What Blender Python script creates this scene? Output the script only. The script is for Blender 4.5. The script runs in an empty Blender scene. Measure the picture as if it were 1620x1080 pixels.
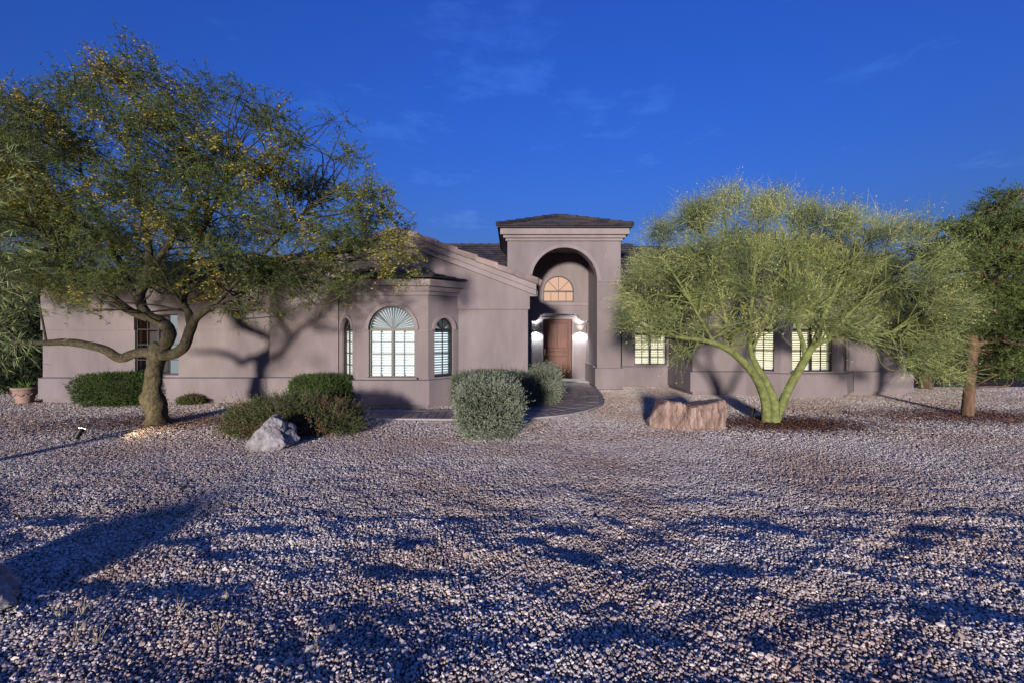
import bpy, math, random
import numpy as np
from mathutils import Vector, Matrix, noise as mnoise

# ------------------------------------------------------------------ camera, world, sun, exposure
S = bpy.context.scene
R = math.radians
HZ, F, CAMZ = 525.0, 720.0, 2.0          # horizon row, focal length in photo pixels, eye height

cam_d = bpy.data.cameras.new('camera')
cam = bpy.data.objects.new('camera', cam_d)
S.collection.objects.link(cam)
cam.location = (0, 0, CAMZ)
cam.rotation_euler = (R(90), 0, 0)
cam_d.sensor_width = 36.0
cam_d.lens = 36.0 * F / 1620.0
cam_d.shift_y = -(540 - HZ) / 1620.0
cam_d.clip_start = 0.05
cam_d.clip_end = 2000
S.camera = cam

SUN_EL, SUN_AZ = 5.5, 0.20                # low light from just behind the camera; dx per dy
sun_dir = Vector((SUN_AZ, 1.0, 0)).normalized()
world = bpy.data.worlds.new('World')
S.world = world
world.use_nodes = True
nt = world.node_tree
nt.nodes.clear()
wo = nt.nodes.new('ShaderNodeOutputWorld')
bg = nt.nodes.new('ShaderNodeBackground')
sky = nt.nodes.new('ShaderNodeTexSky')
sky.sky_type = 'NISHITA'
sky.sun_disc = False
sky.sun_elevation = R(SUN_EL)
sky.sun_rotation = math.atan2(-sun_dir.x, -sun_dir.y)
sky.altitude = 0
sky.air_density = 2.0
sky.dust_density = 0.0
sky.ozone_density = 7.0
tint = nt.nodes.new('ShaderNodeMix'); tint.data_type = 'RGBA'; tint.blend_type = 'MULTIPLY'
tint.inputs['Factor'].default_value = 1.0
tint.inputs['B'].default_value = (0.65, 0.66, 1.53, 1)
# faint evening wisps of cloud
tc = nt.nodes.new('ShaderNodeTexCoord')
mp = nt.nodes.new('ShaderNodeMapping'); mp.inputs['Scale'].default_value = (1.6, 1.6, 4.5)
nz = nt.nodes.new('ShaderNodeTexNoise'); nz.inputs['Scale'].default_value = 2.6
nz.inputs['Detail'].default_value = 7; nz.inputs['Roughness'].default_value = 0.62
rp = nt.nodes.new('ShaderNodeValToRGB')
rp.color_ramp.elements[0].position = 0.56; rp.color_ramp.elements[0].color = (1, 1, 1, 1)
rp.color_ramp.elements[1].position = 0.85; rp.color_ramp.elements[1].color = (2.4, 1.8, 1.35, 1)
cl = nt.nodes.new('ShaderNodeMix'); cl.data_type = 'RGBA'; cl.blend_type = 'MULTIPLY'
cl.inputs['Factor'].default_value = 1.0
nt.links.new(tc.outputs['Generated'], mp.inputs['Vector'])
nt.links.new(mp.outputs['Vector'], nz.inputs['Vector'])
nt.links.new(nz.outputs['Fac'], rp.inputs['Fac'])
nt.links.new(sky.outputs['Color'], tint.inputs['A'])
nt.links.new(tint.outputs['Result'], cl.inputs['A'])
nt.links.new(rp.outputs['Color'], cl.inputs['B'])
nt.links.new(cl.outputs['Result'], bg.inputs['Color'])
nt.links.new(bg.outputs['Background'], wo.inputs['Surface'])
bg.inputs['Strength'].default_value = 0.15

sun_d = bpy.data.lights.new('sun', 'SUN')
sun_d.energy = 3.4
sun_d.angle = R(4.5)
sun_d.color = (1.0, 0.91, 0.82)
sun = bpy.data.objects.new('sun', sun_d)
S.collection.objects.link(sun)
sd = Vector((sun_dir.x * math.cos(R(SUN_EL)), sun_dir.y * math.cos(R(SUN_EL)), -math.sin(R(SUN_EL))))
sun.rotation_euler = sd.to_track_quat('-Z', 'Y').to_euler()
sun.location = (0, -30, 8)

S.view_settings.view_transform = 'Standard'
S.view_settings.look = 'None'
S.view_settings.exposure = 0.7
S.view_settings.gamma = 1.0
S.view_settings.use_curve_mapping = False
S.cycles.max_bounces = 6
S.cycles.transparent_max_bounces = 12

# ------------------------------------------------------------------ helpers
rng = np.random.default_rng(7)
random.seed(7)
C = S.collection

def at(px, py, Y):
    return Vector(((px - 810) / F * Y, Y, CAMZ - (py - HZ) / F * Y))

def gx(px, Y): return (px - 810) / F * Y

def empty(name, loc, label=None, cat=None, group=None):
    o = bpy.data.objects.new(name, None)
    o.empty_display_size = 0.3
    o.location = loc
    C.objects.link(o)
    if label: tag(o, label, cat, group)
    return o

def tag(o, label=None, cat=None, group=None, kind=None):
    if label: o['label'] = label
    if cat: o['category'] = cat
    if group: o['group'] = group
    if kind: o['kind'] = kind
    return o

def root_of(p):
    while p.parent: p = p.parent
    return p

def link_mesh(name, me, mat=None, parent=None, smooth=False, loc=(0, 0, 0)):
    if mat and not me.materials: me.materials.append(mat)
    if smooth: me.polygons.foreach_set('use_smooth', np.ones(len(me.polygons), bool))
    o = bpy.data.objects.new(name, me)
    C.objects.link(o)
    if parent: o.parent = parent
    o.location = loc
    return o

def np_mesh(name, V, Fq):
    """V (N,3); Fq (M,k) uniform polygons"""
    me = bpy.data.meshes.new(name)
    V = np.ascontiguousarray(V, np.float32); Fq = np.ascontiguousarray(Fq, np.int32)
    k = Fq.shape[1]
    me.vertices.add(len(V)); me.vertices.foreach_set('co', V.ravel())
    me.loops.add(Fq.size); me.loops.foreach_set('vertex_index', Fq.ravel())
    me.polygons.add(len(Fq))
    me.polygons.foreach_set('loop_start', np.arange(0, Fq.size, k, dtype=np.int32))
    me.update(calc_edges=True)
    return me

class MB:
    def __init__(s): s.v = []; s.f = []
    def box(s, x0, x1, y0, y1, z0, z1):
        i = len(s.v)
        s.v += [(x0,y0,z0),(x1,y0,z0),(x1,y1,z0),(x0,y1,z0),(x0,y0,z1),(x1,y0,z1),(x1,y1,z1),(x0,y1,z1)]
        s._bf(i); return s
    def _bf(s, i):
        s.f += [(i,i+3,i+2,i+1),(i+4,i+5,i+6,i+7),(i,i+1,i+5,i+4),(i+1,i+2,i+6,i+5),(i+2,i+3,i+7,i+6),(i+3,i,i+4,i+7)]
    def hexa(s, pts):
        i = len(s.v); s.v += [tuple(p) for p in pts]; s._bf(i); return s
    def poly(s, pts):
        i = len(s.v); s.v += [tuple(p) for p in pts]; s.f.append(tuple(range(i, i + len(pts)))); return s
    def lbox(s, M, u0, u1, v0, v1, z0, z1):
        return s.hexa([M(u0,v0,z0),M(u1,v0,z0),M(u1,v1,z0),M(u0,v1,z0),M(u0,v0,z1),M(u1,v0,z1),M(u1,v1,z1),M(u0,v1,z1)])
    def lbar(s, M, a, b, w, v0, v1):
        (ua, za), (ub, zb) = a, b
        L = math.hypot(ub-ua, zb-za); nx, nz_ = -(zb-za)/L*w/2, (ub-ua)/L*w/2
        q = [(ua-nx,za-nz_),(ub-nx,zb-nz_),(ub+nx,zb+nz_),(ua+nx,za+nz_)]
        return s.hexa([M(u,v0,z) for u,z in q] + [M(u,v1,z) for u,z in q])
    def larc(s, M, uc, zc, r0, r1, v0, v1, n=24, a0=0.0, a1=math.pi):
        for k in range(n):
            A, B = a0+(a1-a0)*k/n, a0+(a1-a0)*(k+1)/n
            q = [(uc+r*math.cos(a), zc+r*math.sin(a)) for r, a in ((r0,A),(r1,A),(r1,B),(r0,B))]
            i = len(s.v)
            s.v += [M(u,v0,z) for u,z in q] + [M(u,v1,z) for u,z in q]
            s.f += [(i,i+1,i+2,i+3),(i+7,i+6,i+5,i+4),(i,i+3,i+7,i+4),(i+1,i+5,i+6,i+2)]
            if k == 0: s.f.append((i,i+4,i+5,i+1))
            if k == n-1: s.f.append((i+3,i+2,i+6,i+7))
        return s
    def prism(s, outline, z0, z1):
        """outline: list of (x,y) counter-clockwise"""
        i = len(s.v); n = len(outline)
        s.v += [(x,y,z0) for x,y in outline] + [(x,y,z1) for x,y in outline]
        s.f.append(tuple(range(i+n-1, i-1, -1))); s.f.append(tuple(range(i+n, i+2*n)))
        for k in range(n):
            j = (k+1) % n
            s.f.append((i+k, i+j, i+n+j, i+n+k))
        return s
    def obj(s, name, mat, parent=None, smooth=False, bevel=0.0, loc=None):
        off = Vector(loc) if loc is not None else (root_of(parent).location if parent else Vector((0,0,0)))
        me = bpy.data.meshes.new(name)
        me.from_pydata([tuple(Vector(p) - off) for p in s.v], [], s.f)
        me.update()
        o = link_mesh(name, me, mat, parent, smooth, loc if loc is not None and not parent else (0,0,0))
        if bevel:
            b = o.modifiers.new('bevel', 'BEVEL'); b.width = bevel; b.segments = 2; b.limit_method = 'ANGLE'
        return o

def frame(p0, p1):
    p0 = Vector((p0[0], p0[1])); p1 = Vector((p1[0], p1[1]))
    d = (p1-p0).normalized(); n = Vector((-d.y, d.x)); L = (p1-p0).length
    return (lambda u, v, z: (p0.x+d.x*u+n.x*v, p0.y+d.y*u+n.y*v, z)), L

def wall(mb, p0, p1, zb, top, ops=(), t=0.25, brk=()):
    M, L = frame(p0, p1)
    T = top if callable(top) else (lambda u: top)
    us = {0.0, L, *brk}
    for o in ops:
        us |= {o['u0'], o['u1']}
        if o.get('arch'):
            uc, r = (o['u0']+o['u1'])/2, (o['u1']-o['u0'])/2
            us |= {uc - r*math.cos(math.pi*k/28) for k in range(1, 28)}
    us = sorted(us)
    def head(o, u):
        if not o.get('arch'): return o['spring']
        uc, r = (o['u0']+o['u1'])/2, (o['u1']-o['u0'])/2
        return o['spring'] + math.sqrt(max(0, r*r-(u-uc)**2))
    def q(a, b, za0, zb0, za1, zb1):
        mb.poly([M(a,0,za0),M(b,0,zb0),M(b,0,zb1),M(a,0,za1)])
        mb.poly([M(a,t,za1),M(b,t,zb1),M(b,t,zb0),M(a,t,za0)])
    for a, b in zip(us[:-1], us[1:]):
        if b-a < 1e-6: continue
        m = (a+b)/2
        op = next((o for o in ops if o['u0'] < m < o['u1']), None)
        if op is None:
            q(a, b, zb, zb, T(a), T(b))
        else:
            if op['sill'] > zb + 1e-4:
                q(a, b, zb, zb, op['sill'], op['sill'])
                mb.poly([M(a,0,op['sill']),M(b,0,op['sill']),M(b,t,op['sill']),M(a,t,op['sill'])])
            ha, hb = head(op, a), head(op, b)
            q(a, b, ha, hb, T(a), T(b))
            mb.poly([M(a,t,ha),M(b,t,hb),M(b,0,hb),M(a,0,ha)])
        mb.poly([M(a,0,T(a)),M(b,0,T(b)),M(b,t,T(b)),M(a,t,T(a))])
    for o in ops:
        mb.poly([M(o['u0'],0,o['sill']),M(o['u0'],t,o['sill']),M(o['u0'],t,o['spring']),M(o['u0'],0,o['spring'])])
        mb.poly([M(o['u1'],t,o['sill']),M(o['u1'],0,o['sill']),M(o['u1'],0,o['spring']),M(o['u1'],t,o['spring'])])
    for u in (0, L):
        mb.poly([M(u,0,zb),M(u,0,T(u)),M(u,t,T(u)),M(u,t,zb)])
    return M, L

# value noise (numpy)
_lat = np.random.default_rng(3).random((256, 256))
def vnoise(x, y, sc):
    x = np.asarray(x)/sc + 1000.0; y = np.asarray(y)/sc + 1000.0
    xi = np.floor(x).astype(int); yi = np.floor(y).astype(int)
    fx = x-xi; fy = y-yi
    fx = fx*fx*(3-2*fx); fy = fy*fy*(3-2*fy)
    g = lambda a, b: _lat[a % 256, b % 256]
    return (g(xi,yi)*(1-fx)+g(xi+1,yi)*fx)*(1-fy) + (g(xi,yi+1)*(1-fx)+g(xi+1,yi+1)*fx)*fy

# path centre line and ground height
PATH = [(1.86, 18.0, 1.05), (1.86, 15.6, 1.05), (1.75, 13.9, 1.0), (1.45, 12.6, .95), (.65, 11.5, .85), (-.5, 10.98, .66), (-2.2, 10.9, .55), (-3.6, 10.95, .52), (-4.7, 11.0, .5)]
def catmull(P, n):
    P = np.array(P, float); out = []
    Q = np.vstack([2*P[0]-P[1], P, 2*P[-1]-P[-2]])
    for i in range(1, len(Q)-2):
        for k in range(n):
            t = k/n
            out.append(.5*((2*Q[i])+(-Q[i-1]+Q[i+1])*t+(2*Q[i-1]-5*Q[i]+4*Q[i+1]-Q[i+2])*t*t+(-Q[i-1]+3*Q[i]-3*Q[i+1]+Q[i+2])*t**3))
    out.append(P[-1]); return np.array(out)
PC = catmull(PATH, 14)
def path_dist(x, y):
    x = np.asarray(x, float).ravel(); y = np.asarray(y, float).ravel()
    best = np.full(len(x), 9.0)
    for p in PC[::2]:
        best = np.minimum(best, np.hypot(x-p[0], y-p[1]) - p[2])
    return best
def gz(x, y):
    x = np.asarray(x, float); y = np.asarray(y, float)
    amp = np.interp(y, [-4, 2, 4.3, 5.4, 6.6, 9, 14], [.9, 1.0, .9, .5, .18, .08, 0.0])
    h = (vnoise(x, y*1.5, 1.25)-.5)*.034 + (vnoise(x+31, y*1.5+7, .40)-.5)*.044 + (vnoise(x+3, y*1.2+57, .17)-.5)*.026
    h = h * amp
    m = np.clip((path_dist(x, y).reshape(x.shape)+.1)/.5, 0, 1)
    far = np.clip((np.abs(x)-22)/8, 0, 1)
    return h*m*(1-far)
def gz1(x, y): return float(gz(np.array([x]), np.array([y]))[0])

# ------------------------------------------------------------------ materials
def mat(name, col, rough=.85, spec=.3, var=0.0, vscale=3.0, bump=0.0, bscale=60.0, metal=0.0, detail=6, dark=None, rnd=0.0, coords='Object'):
    m = bpy.data.materials.new(name); m.use_nodes = True
    n = m.node_tree; b = n.nodes['Principled BSDF']
    b.inputs['Base Color'].default_value = (*col, 1)
    b.inputs['Roughness'].default_value = rough
    b.inputs['Metallic'].default_value = metal
    b.inputs['Specular IOR Level'].default_value = spec
    t = n.nodes.new('ShaderNodeTexCoord')
    if var:
        z = n.nodes.new('ShaderNodeTexNoise'); z.inputs['Scale'].default_value = vscale; z.inputs['Detail'].default_value = detail
        z.inputs['Roughness'].default_value = .65
        r = n.nodes.new('ShaderNodeValToRGB')
        d = dark or tuple(c*(1-var) for c in col)
        l = tuple(min(1, c*(1+var)) for c in col)
        r.color_ramp.elements[0].position = .3; r.color_ramp.elements[0].color = (*d, 1)
        r.color_ramp.elements[1].position = .7; r.color_ramp.elements[1].color = (*l, 1)
        n.links.new(t.outputs[coords], z.inputs['Vector'])
        n.links.new(z.outputs['Fac'], r.inputs['Fac'])
        n.links.new(r.outputs['Color'], b.inputs['Base Color'])
    if bump:
        z2 = n.nodes.new('ShaderNodeTexNoise'); z2.inputs['Scale'].default_value = bscale; z2.inputs['Detail'].default_value = 5
        bp = n.nodes.new('ShaderNodeBump'); bp.inputs['Strength'].default_value = bump; bp.inputs['Distance'].default_value = .02
        n.links.new(t.outputs[coords], z2.inputs['Vector'])
        n.links.new(z2.outputs['Fac'], bp.inputs['Height'])
        n.links.new(bp.outputs['Normal'], b.inputs['Normal'])
    return m

def leaf_mat(name, c0, c1, c2=None, rough=.6, trans=.25):
    """colour from the per-leaf attribute rnd, part of the light passes through"""
    m = bpy.data.materials.new(name); m.use_nodes = True
    n = m.node_tree; b = n.nodes['Principled BSDF']; out = n.nodes['Material Output']
    a = n.nodes.new('ShaderNodeAttribute'); a.attribute_name = 'rnd'
    r = n.nodes.new('ShaderNodeValToRGB')
    r.color_ramp.elements[0].color = (*c0, 1); r.color_ramp.elements[1].color = (*c1, 1)
    if c2:
        r.color_ramp.elements[1].position = .8
        e = r.color_ramp.elements.new(.97); e.color = (*c2, 1)
    n.links.new(a.outputs['Fac'], r.inputs['Fac'])
    n.links.new(r.outputs['Color'], b.inputs['Base Color'])
    b.inputs['Roughness'].default_value = rough; b.inputs['Specular IOR Level'].default_value = .25
    tr = n.nodes.new('ShaderNodeBsdfTranslucent'); mx = n.nodes.new('ShaderNodeMixShader'); mx.inputs[0].default_value = trans
    n.links.new(r.outputs['Color'], tr.inputs['Color'])
    n.links.new(b.outputs['BSDF'], mx.inputs[1]); n.links.new(tr.outputs['BSDF'], mx.inputs[2])
    n.links.new(mx.outputs['Shader'], out.inputs['Surface'])
    return m

def emit_mat(name, col, strength):
    m = bpy.data.materials.new(name); m.use_nodes = True
    n = m.node_tree; n.nodes.clear()
    o = n.nodes.new('ShaderNodeOutputMaterial'); e = n.nodes.new('ShaderNodeEmission')
    e.inputs['Color'].default_value = (*col, 1); e.inputs['Strength'].default_value = strength
    n.links.new(e.outputs[0], o.inputs[0]); return m

def glass_mat(name):
    m = bpy.data.materials.new(name); m.use_nodes = True
    n = m.node_tree; n.nodes.clear()
    o = n.nodes.new('ShaderNodeOutputMaterial'); t = n.nodes.new('ShaderNodeBsdfTransparent'); g = n.nodes.new('ShaderNodeBsdfGlossy')
    t.inputs['Color'].default_value = (.9, .93, .93, 1); g.inputs['Roughness'].default_value = .02
    f = n.nodes.new('ShaderNodeFresnel'); f.inputs['IOR'].default_value = 1.5
    x = n.nodes.new('ShaderNodeMixShader')
    n.links.new(f.outputs[0], x.inputs[0]); n.links.new(t.outputs[0], x.inputs[1]); n.links.new(g.outputs[0], x.inputs[2])
    n.links.new(x.outputs[0], o.inputs[0]); return m

def stucco(name, col):
    m = mat(name, col, rough=.92, spec=.15, bump=.7, bscale=55)
    n = m.node_tree; b = n.nodes['Principled BSDF']; t = [x for x in n.nodes if x.type == 'TEX_COORD'][0]
    z = n.nodes.new('ShaderNodeTexNoise'); z.inputs['Scale'].default_value = .9; z.inputs['Detail'].default_value = 8; z.inputs['Roughness'].default_value = .6
    mpn = n.nodes.new('ShaderNodeMapping'); mpn.inputs['Scale'].default_value = (1.6, 1.6, .55)
    r = n.nodes.new('ShaderNodeValToRGB')
    r.color_ramp.elements[0].position = .32; r.color_ramp.elements[0].color = (*[c*.80 for c in col], 1)
    r.color_ramp.elements[1].position = .66; r.color_ramp.elements[1].color = (*[c*1.10 for c in col], 1)
    n.links.new(t.outputs['Object'], mpn.inputs['Vector']); n.links.new(mpn.outputs['Vector'], z.inputs['Vector'])
    n.links.new(z.outputs['Fac'], r.inputs['Fac']); n.links.new(r.outputs['Color'], b.inputs['Base Color'])
    return m

M_ST = stucco('stucco', (.228, .191, .194))
M_TRIM = stucco('stucco_trim', (.270, .228, .230))
M_PL = stucco('stucco_plinth', (.226, .190, .196))
M_TILE = mat('slate_tile', (.040, .036, .042), .8, .2, var=.35, vscale=5, bump=.3, bscale=40)
M_RAKES = [mat('rake_tile_%d' % k, c, .85, .2, var=.3, vscale=3.2, bump=.4, bscale=40) for k, c in enumerate([(.22,.175,.165),(.27,.20,.185),(.30,.25,.24),(.20,.155,.145)])]
M_RAKE = mat('rake_tile', (.235, .185, .175), .85, .2, var=.3, vscale=2.2, bump=.3, bscale=40)
M_FR = mat('bronze_frame', (.025, .022, .022), .45, .4)
M_SLAT = mat('shutter_white', (.72, .72, .70), .5, .3)
M_GL = glass_mat('glass')
M_COOL = emit_mat('lit_room_cool', (.80, .93, 1.0), .95)
M_WARM = emit_mat('lit_room_warm', (1.0, .90, .60), 1.0)
M_PINK = emit_mat('lit_hall', (1.0, .60, .42), .55)
M_CONC = mat('path_edge', (.34, .30, .28), .9, .2, var=.2, vscale=6, bump=.3)
M_BULB = emit_mat('sconce_bulb', (.85, .95, 1.0), 9)

# ------------------------------------------------------------------ ground
def axis(lo, hi, flo, fhi, st):
    a = list(np.arange(flo, fhi+1e-6, st)); s = st; x = flo
    left = []
    while x > lo: s *= 1.5; x -= s; left.append(max(x, lo))
    s = st; x = fhi; right = []
    while x < hi: s *= 1.5; x += s; right.append(min(x, hi))
    return np.array(sorted(left) + a + right)
gxs = axis(-500, 500, -19, 19, .11); gys = axis(-60, 900, 0, 17, .11)
GX, GY = np.meshgrid(gxs, gys)
GZ = gz(GX, GY) - .006
nx, ny = len(gxs), len(gys)
idx = np.arange(nx*ny).reshape(ny, nx)
gq = np.stack([idx[:-1,:-1], idx[:-1,1:], idx[1:,1:], idx[1:,:-1]], -1).reshape(-1, 4)
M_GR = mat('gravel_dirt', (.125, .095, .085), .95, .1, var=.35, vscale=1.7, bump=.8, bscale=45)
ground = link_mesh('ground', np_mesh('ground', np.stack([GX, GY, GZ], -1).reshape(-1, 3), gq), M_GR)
tag(ground, 'wide front yard of pale gravel over brown dirt', kind='structure')

# gravel stones
def stone_field(y0, y1, sp, seed):
    r = np.random.default_rng(seed)
    ys = np.arange(y0, y1, sp); pts = []
    for y in ys:
        hw = 1.125*y + 2.8
        xs = np.arange(-hw, hw, sp)
        pts.append(np.stack([xs, np.full(len(xs), y)], -1))
    P = np.concatenate(pts); P += r.uniform(-.55, .55, P.shape)*sp
    return P
def clear_of_house(x, y):
    keep = path_dist(x, y) > .05
    return keep & ~((x > -13.6) & (x < -6.8) & (y > 12.98)) & ~((x >= -6.8) & (x < .6) & (y > 12.6)) & ~((x > .5) & (x < 3.9) & (y > 15.8)) & ~((x > 3.8) & (x < 5.8) & (y > 16.6)) & ~((x >= 5.7) & (x < 12.7) & (y > 14.5))
def stone_points(fields, cluster):
    PP, SC, RO = [], [], []
    for P, s in fields:
        x, y = P[:,0], P[:,1]; k = clear_of_house(x, y); x, y = x[k], y[k]; n = len(x)
        r = np.random.default_rng(n)
        if cluster:
            z = gz(x, y) + r.uniform(-.06, .08, n)*s
            SC.append((s*r.lognormal(0, .13, n))[:,None]*np.ones((1,3))); RO.append(np.stack([r.normal(0,.12,n), r.normal(0,.12,n), r.uniform(0,6.28,n)], -1))
        else:
            z = gz(x, y) + r.uniform(-.45, .75, n)*s
            base = s*r.lognormal(0, .32, n)
            SC.append(base[:,None]*np.stack([r.uniform(.85,1.3,n), r.uniform(.8,1.1,n), r.uniform(.65,1.0,n)], -1)); RO.append(np.stack([r.normal(0,.35,n), r.normal(0,.35,n), r.uniform(0,6.28,n)], -1))
        PP.append(np.stack([x, y, z], -1))
    PP, SC, RO = np.concatenate(PP), np.concatenate(SC), np.concatenate(RO)
    me = bpy.data.meshes.new('gravel'); me.vertices.add(len(PP)); me.vertices.foreach_set('co', PP.astype(np.float32).ravel())
    for nm, arr in (('rot', RO), ('scl', SC)):
        a = me.attributes.new(nm, 'FLOAT_VECTOR', 'POINT'); a.data.foreach_set('vector', arr.astype(np.float32).ravel())
    return me
M_STONE = bpy.data.materials.new('gravel_stone'); M_STONE.use_nodes = True
_n = M_STONE.node_tree; _b = _n.nodes['Principled BSDF']; _b.inputs['Roughness'].default_value = .85; _b.inputs['Specular IOR Level'].default_value = .2
_o = _n.nodes.new('ShaderNodeObjectInfo'); _r = _n.nodes.new('ShaderNodeValToRGB')
_cr = _r.color_ramp
_cr.elements[0].color = (.28, .21, .19, 1); _cr.elements[1].color = (.86, .78, .69, 1)
for p_, c_ in ((.16, (.45, .37, .33)), (.36, (.43, .38, .37)), (.55, (.60, .51, .44)), (.8, (.70, .63, .57))):
    e = _cr.elements.new(p_); e.color = (*c_, 1)
_n.links.new(_o.outputs['Random'], _r.inputs['Fac']); _pn = _n.nodes.new('ShaderNodeTexNoise'); _pn.inputs['Scale'].default_value = .55; _pn.inputs['Detail'].default_value = 5
_pr = _n.nodes.new('ShaderNodeValToRGB'); _pr.color_ramp.elements[0].position = .36; _pr.color_ramp.elements[0].color = (.80, .70, .64, 1); _pr.color_ramp.elements[1].position = .60; _pr.color_ramp.elements[1].color = (1, 1, 1, 1)
_pm = _n.nodes.new('ShaderNodeMix'); _pm.data_type = 'RGBA'; _pm.blend_type = 'MULTIPLY'; _pm.inputs['Factor'].default_value = 1
_n.links.new(_o.outputs['Location'], _pn.inputs['Vector']); _n.links.new(_pn.outputs['Fac'], _pr.inputs['Fac'])
_n.links.new(_r.outputs['Color'], _pm.inputs['A']); _n.links.new(_pr.outputs['Color'], _pm.inputs['B']); _n.links.new(_pm.outputs['Result'], _b.inputs['Base Color'])
_gi = _n.nodes.new('ShaderNodeNewGeometry'); _ad = _n.nodes.new('ShaderNodeMath'); _ad.operation = 'ADD'; _fr = _n.nodes.new('ShaderNodeMath'); _fr.operation = 'FRACT'
_n.links.new(_o.outputs['Random'], _ad.inputs[0]); _n.links.new(_gi.outputs['Random Per Island'], _ad.inputs[1]); _n.links.new(_ad.outputs[0], _fr.inputs[0]); _n.links.new(_fr.outputs[0], _r.inputs['Fac'])
def scatter_group(name, cluster):
    ng = bpy.data.node_groups.new(name, 'GeometryNodeTree')
    ng.interface.new_socket('Geometry', in_out='INPUT', socket_type='NodeSocketGeometry')
    ng.interface.new_socket('Geometry', in_out='OUTPUT', socket_type='NodeSocketGeometry')
    N = ng.nodes.new; LK = ng.links.new; rr = random.Random(5)
    gi, go = N('NodeGroupInput'), N('NodeGroupOutput'); g2i = N('GeometryNodeGeometryToInstance')
    def stone(seed, loc=(0,0,0), rad=(1,1,1), rot=(0,0,0)):
        ic = N('GeometryNodeMeshIcoSphere'); ic.inputs['Radius'].default_value = 1.0; ic.inputs['Subdivisions'].default_value = 1
        sp = N('GeometryNodeSetPosition'); rv = N('FunctionNodeRandomValue'); rv.data_type = 'FLOAT_VECTOR'
        rv.inputs['Min'].default_value = (-.33,)*3; rv.inputs['Max'].default_value = (.33,)*3; rv.inputs['Seed'].default_value = seed
        LK(ic.outputs['Mesh'], sp.inputs['Geometry']); LK(rv.outputs['Value'], sp.inputs['Offset'])
        tf = N('GeometryNodeTransform'); tf.inputs['Translation'].default_value = loc; tf.inputs['Scale'].default_value = rad; tf.inputs['Rotation'].default_value = rot
        LK(sp.outputs['Geometry'], tf.inputs['Geometry']); return tf.outputs['Geometry']
    for k in range(6):
        sm = N('GeometryNodeSetMaterial'); sm.inputs['Material'].default_value = M_STONE
        if cluster:
            jn = N('GeometryNodeJoinGeometry')
            for q, (ox, oy) in enumerate(((-.25,-.25),(.25,-.25),(-.25,.25),(.25,.25),(0,0))):
                a = rr.uniform(.15, .27)*(.7 if q == 4 else 1)
                LK(stone(k*17+q*5+1, (ox+rr.uniform(-.12,.12), oy+rr.uniform(-.12,.12), rr.uniform(-.05,.08)+(.06 if q == 4 else 0)), (a*rr.uniform(.9,1.3), a*rr.uniform(.8,1.1), a*rr.uniform(.6,.95)), (rr.uniform(-.4,.4), rr.uniform(-.4,.4), rr.uniform(0,6.28))), jn.inputs[0])
            LK(jn.outputs[0], sm.inputs['Geometry'])
        else: LK(stone(k*7+2), sm.inputs['Geometry'])
        LK(sm.outputs['Geometry'], g2i.inputs[0])
    iop = N('GeometryNodeInstanceOnPoints'); iop.inputs['Pick Instance'].default_value = True
    def named(nm):
        a = N('GeometryNodeInputNamedAttribute'); a.data_type = 'FLOAT_VECTOR'; a.inputs['Name'].default_value = nm; return a
    ra, sa = named('rot'), named('scl'); e2r = N('FunctionNodeEulerToRotation')
    LK(ra.outputs['Attribute'], e2r.inputs[0]); LK(e2r.outputs[0], iop.inputs['Rotation']); LK(sa.outputs['Attribute'], iop.inputs['Scale'])
    LK(gi.outputs[0], iop.inputs['Points']); LK(g2i.outputs[0], iop.inputs['Instance'])
    ri = N('FunctionNodeRandomValue'); ri.data_type = 'INT'; ri.inputs[4].default_value = 0; ri.inputs[5].default_value = 5
    LK(ri.outputs[2], iop.inputs['Instance Index']); LK(iop.outputs[0], go.inputs[0])
    return ng
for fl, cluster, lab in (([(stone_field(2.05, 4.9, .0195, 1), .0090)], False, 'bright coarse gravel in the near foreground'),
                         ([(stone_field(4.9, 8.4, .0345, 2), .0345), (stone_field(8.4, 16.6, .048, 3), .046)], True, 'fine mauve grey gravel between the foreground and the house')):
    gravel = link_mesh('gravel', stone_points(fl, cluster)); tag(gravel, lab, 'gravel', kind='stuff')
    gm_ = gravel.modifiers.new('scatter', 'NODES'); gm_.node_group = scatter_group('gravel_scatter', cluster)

# ------------------------------------------------------------------ paver path
pm = MB()
nP = len(PC)
tan = np.gradient(PC[:, :2], axis=0); tan /= np.linalg.norm(tan, axis=1)[:, None]
nor = np.stack([-tan[:,1], tan[:,0]], -1)
for k in range(nP-1):
    a0 = PC[k,:2]-nor[k]*PC[k,2]; a1 = PC[k,:2]+nor[k]*PC[k,2]; b0 = PC[k+1,:2]-nor[k+1]*PC[k+1,2]; b1 = PC[k+1,:2]+nor[k+1]*PC[k+1,2]
    pm.poly([(*a0,.012),(*b0,.012),(*b1,.012),(*a1,.012)])
M_JOINT = mat('path_joint', (.10, .085, .08), .95, .1)
path = pm.obj('path', M_JOINT); tag(path, 'curving paver walk from the front door along the bay', kind='structure')
M_PAV = [mat('paver_%d' % k, c, .85, .2, var=.2, vscale=9, bump=.3) for k, c in enumerate([(.25,.20,.19), (.21,.175,.175), (.285,.225,.205)])]
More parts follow.
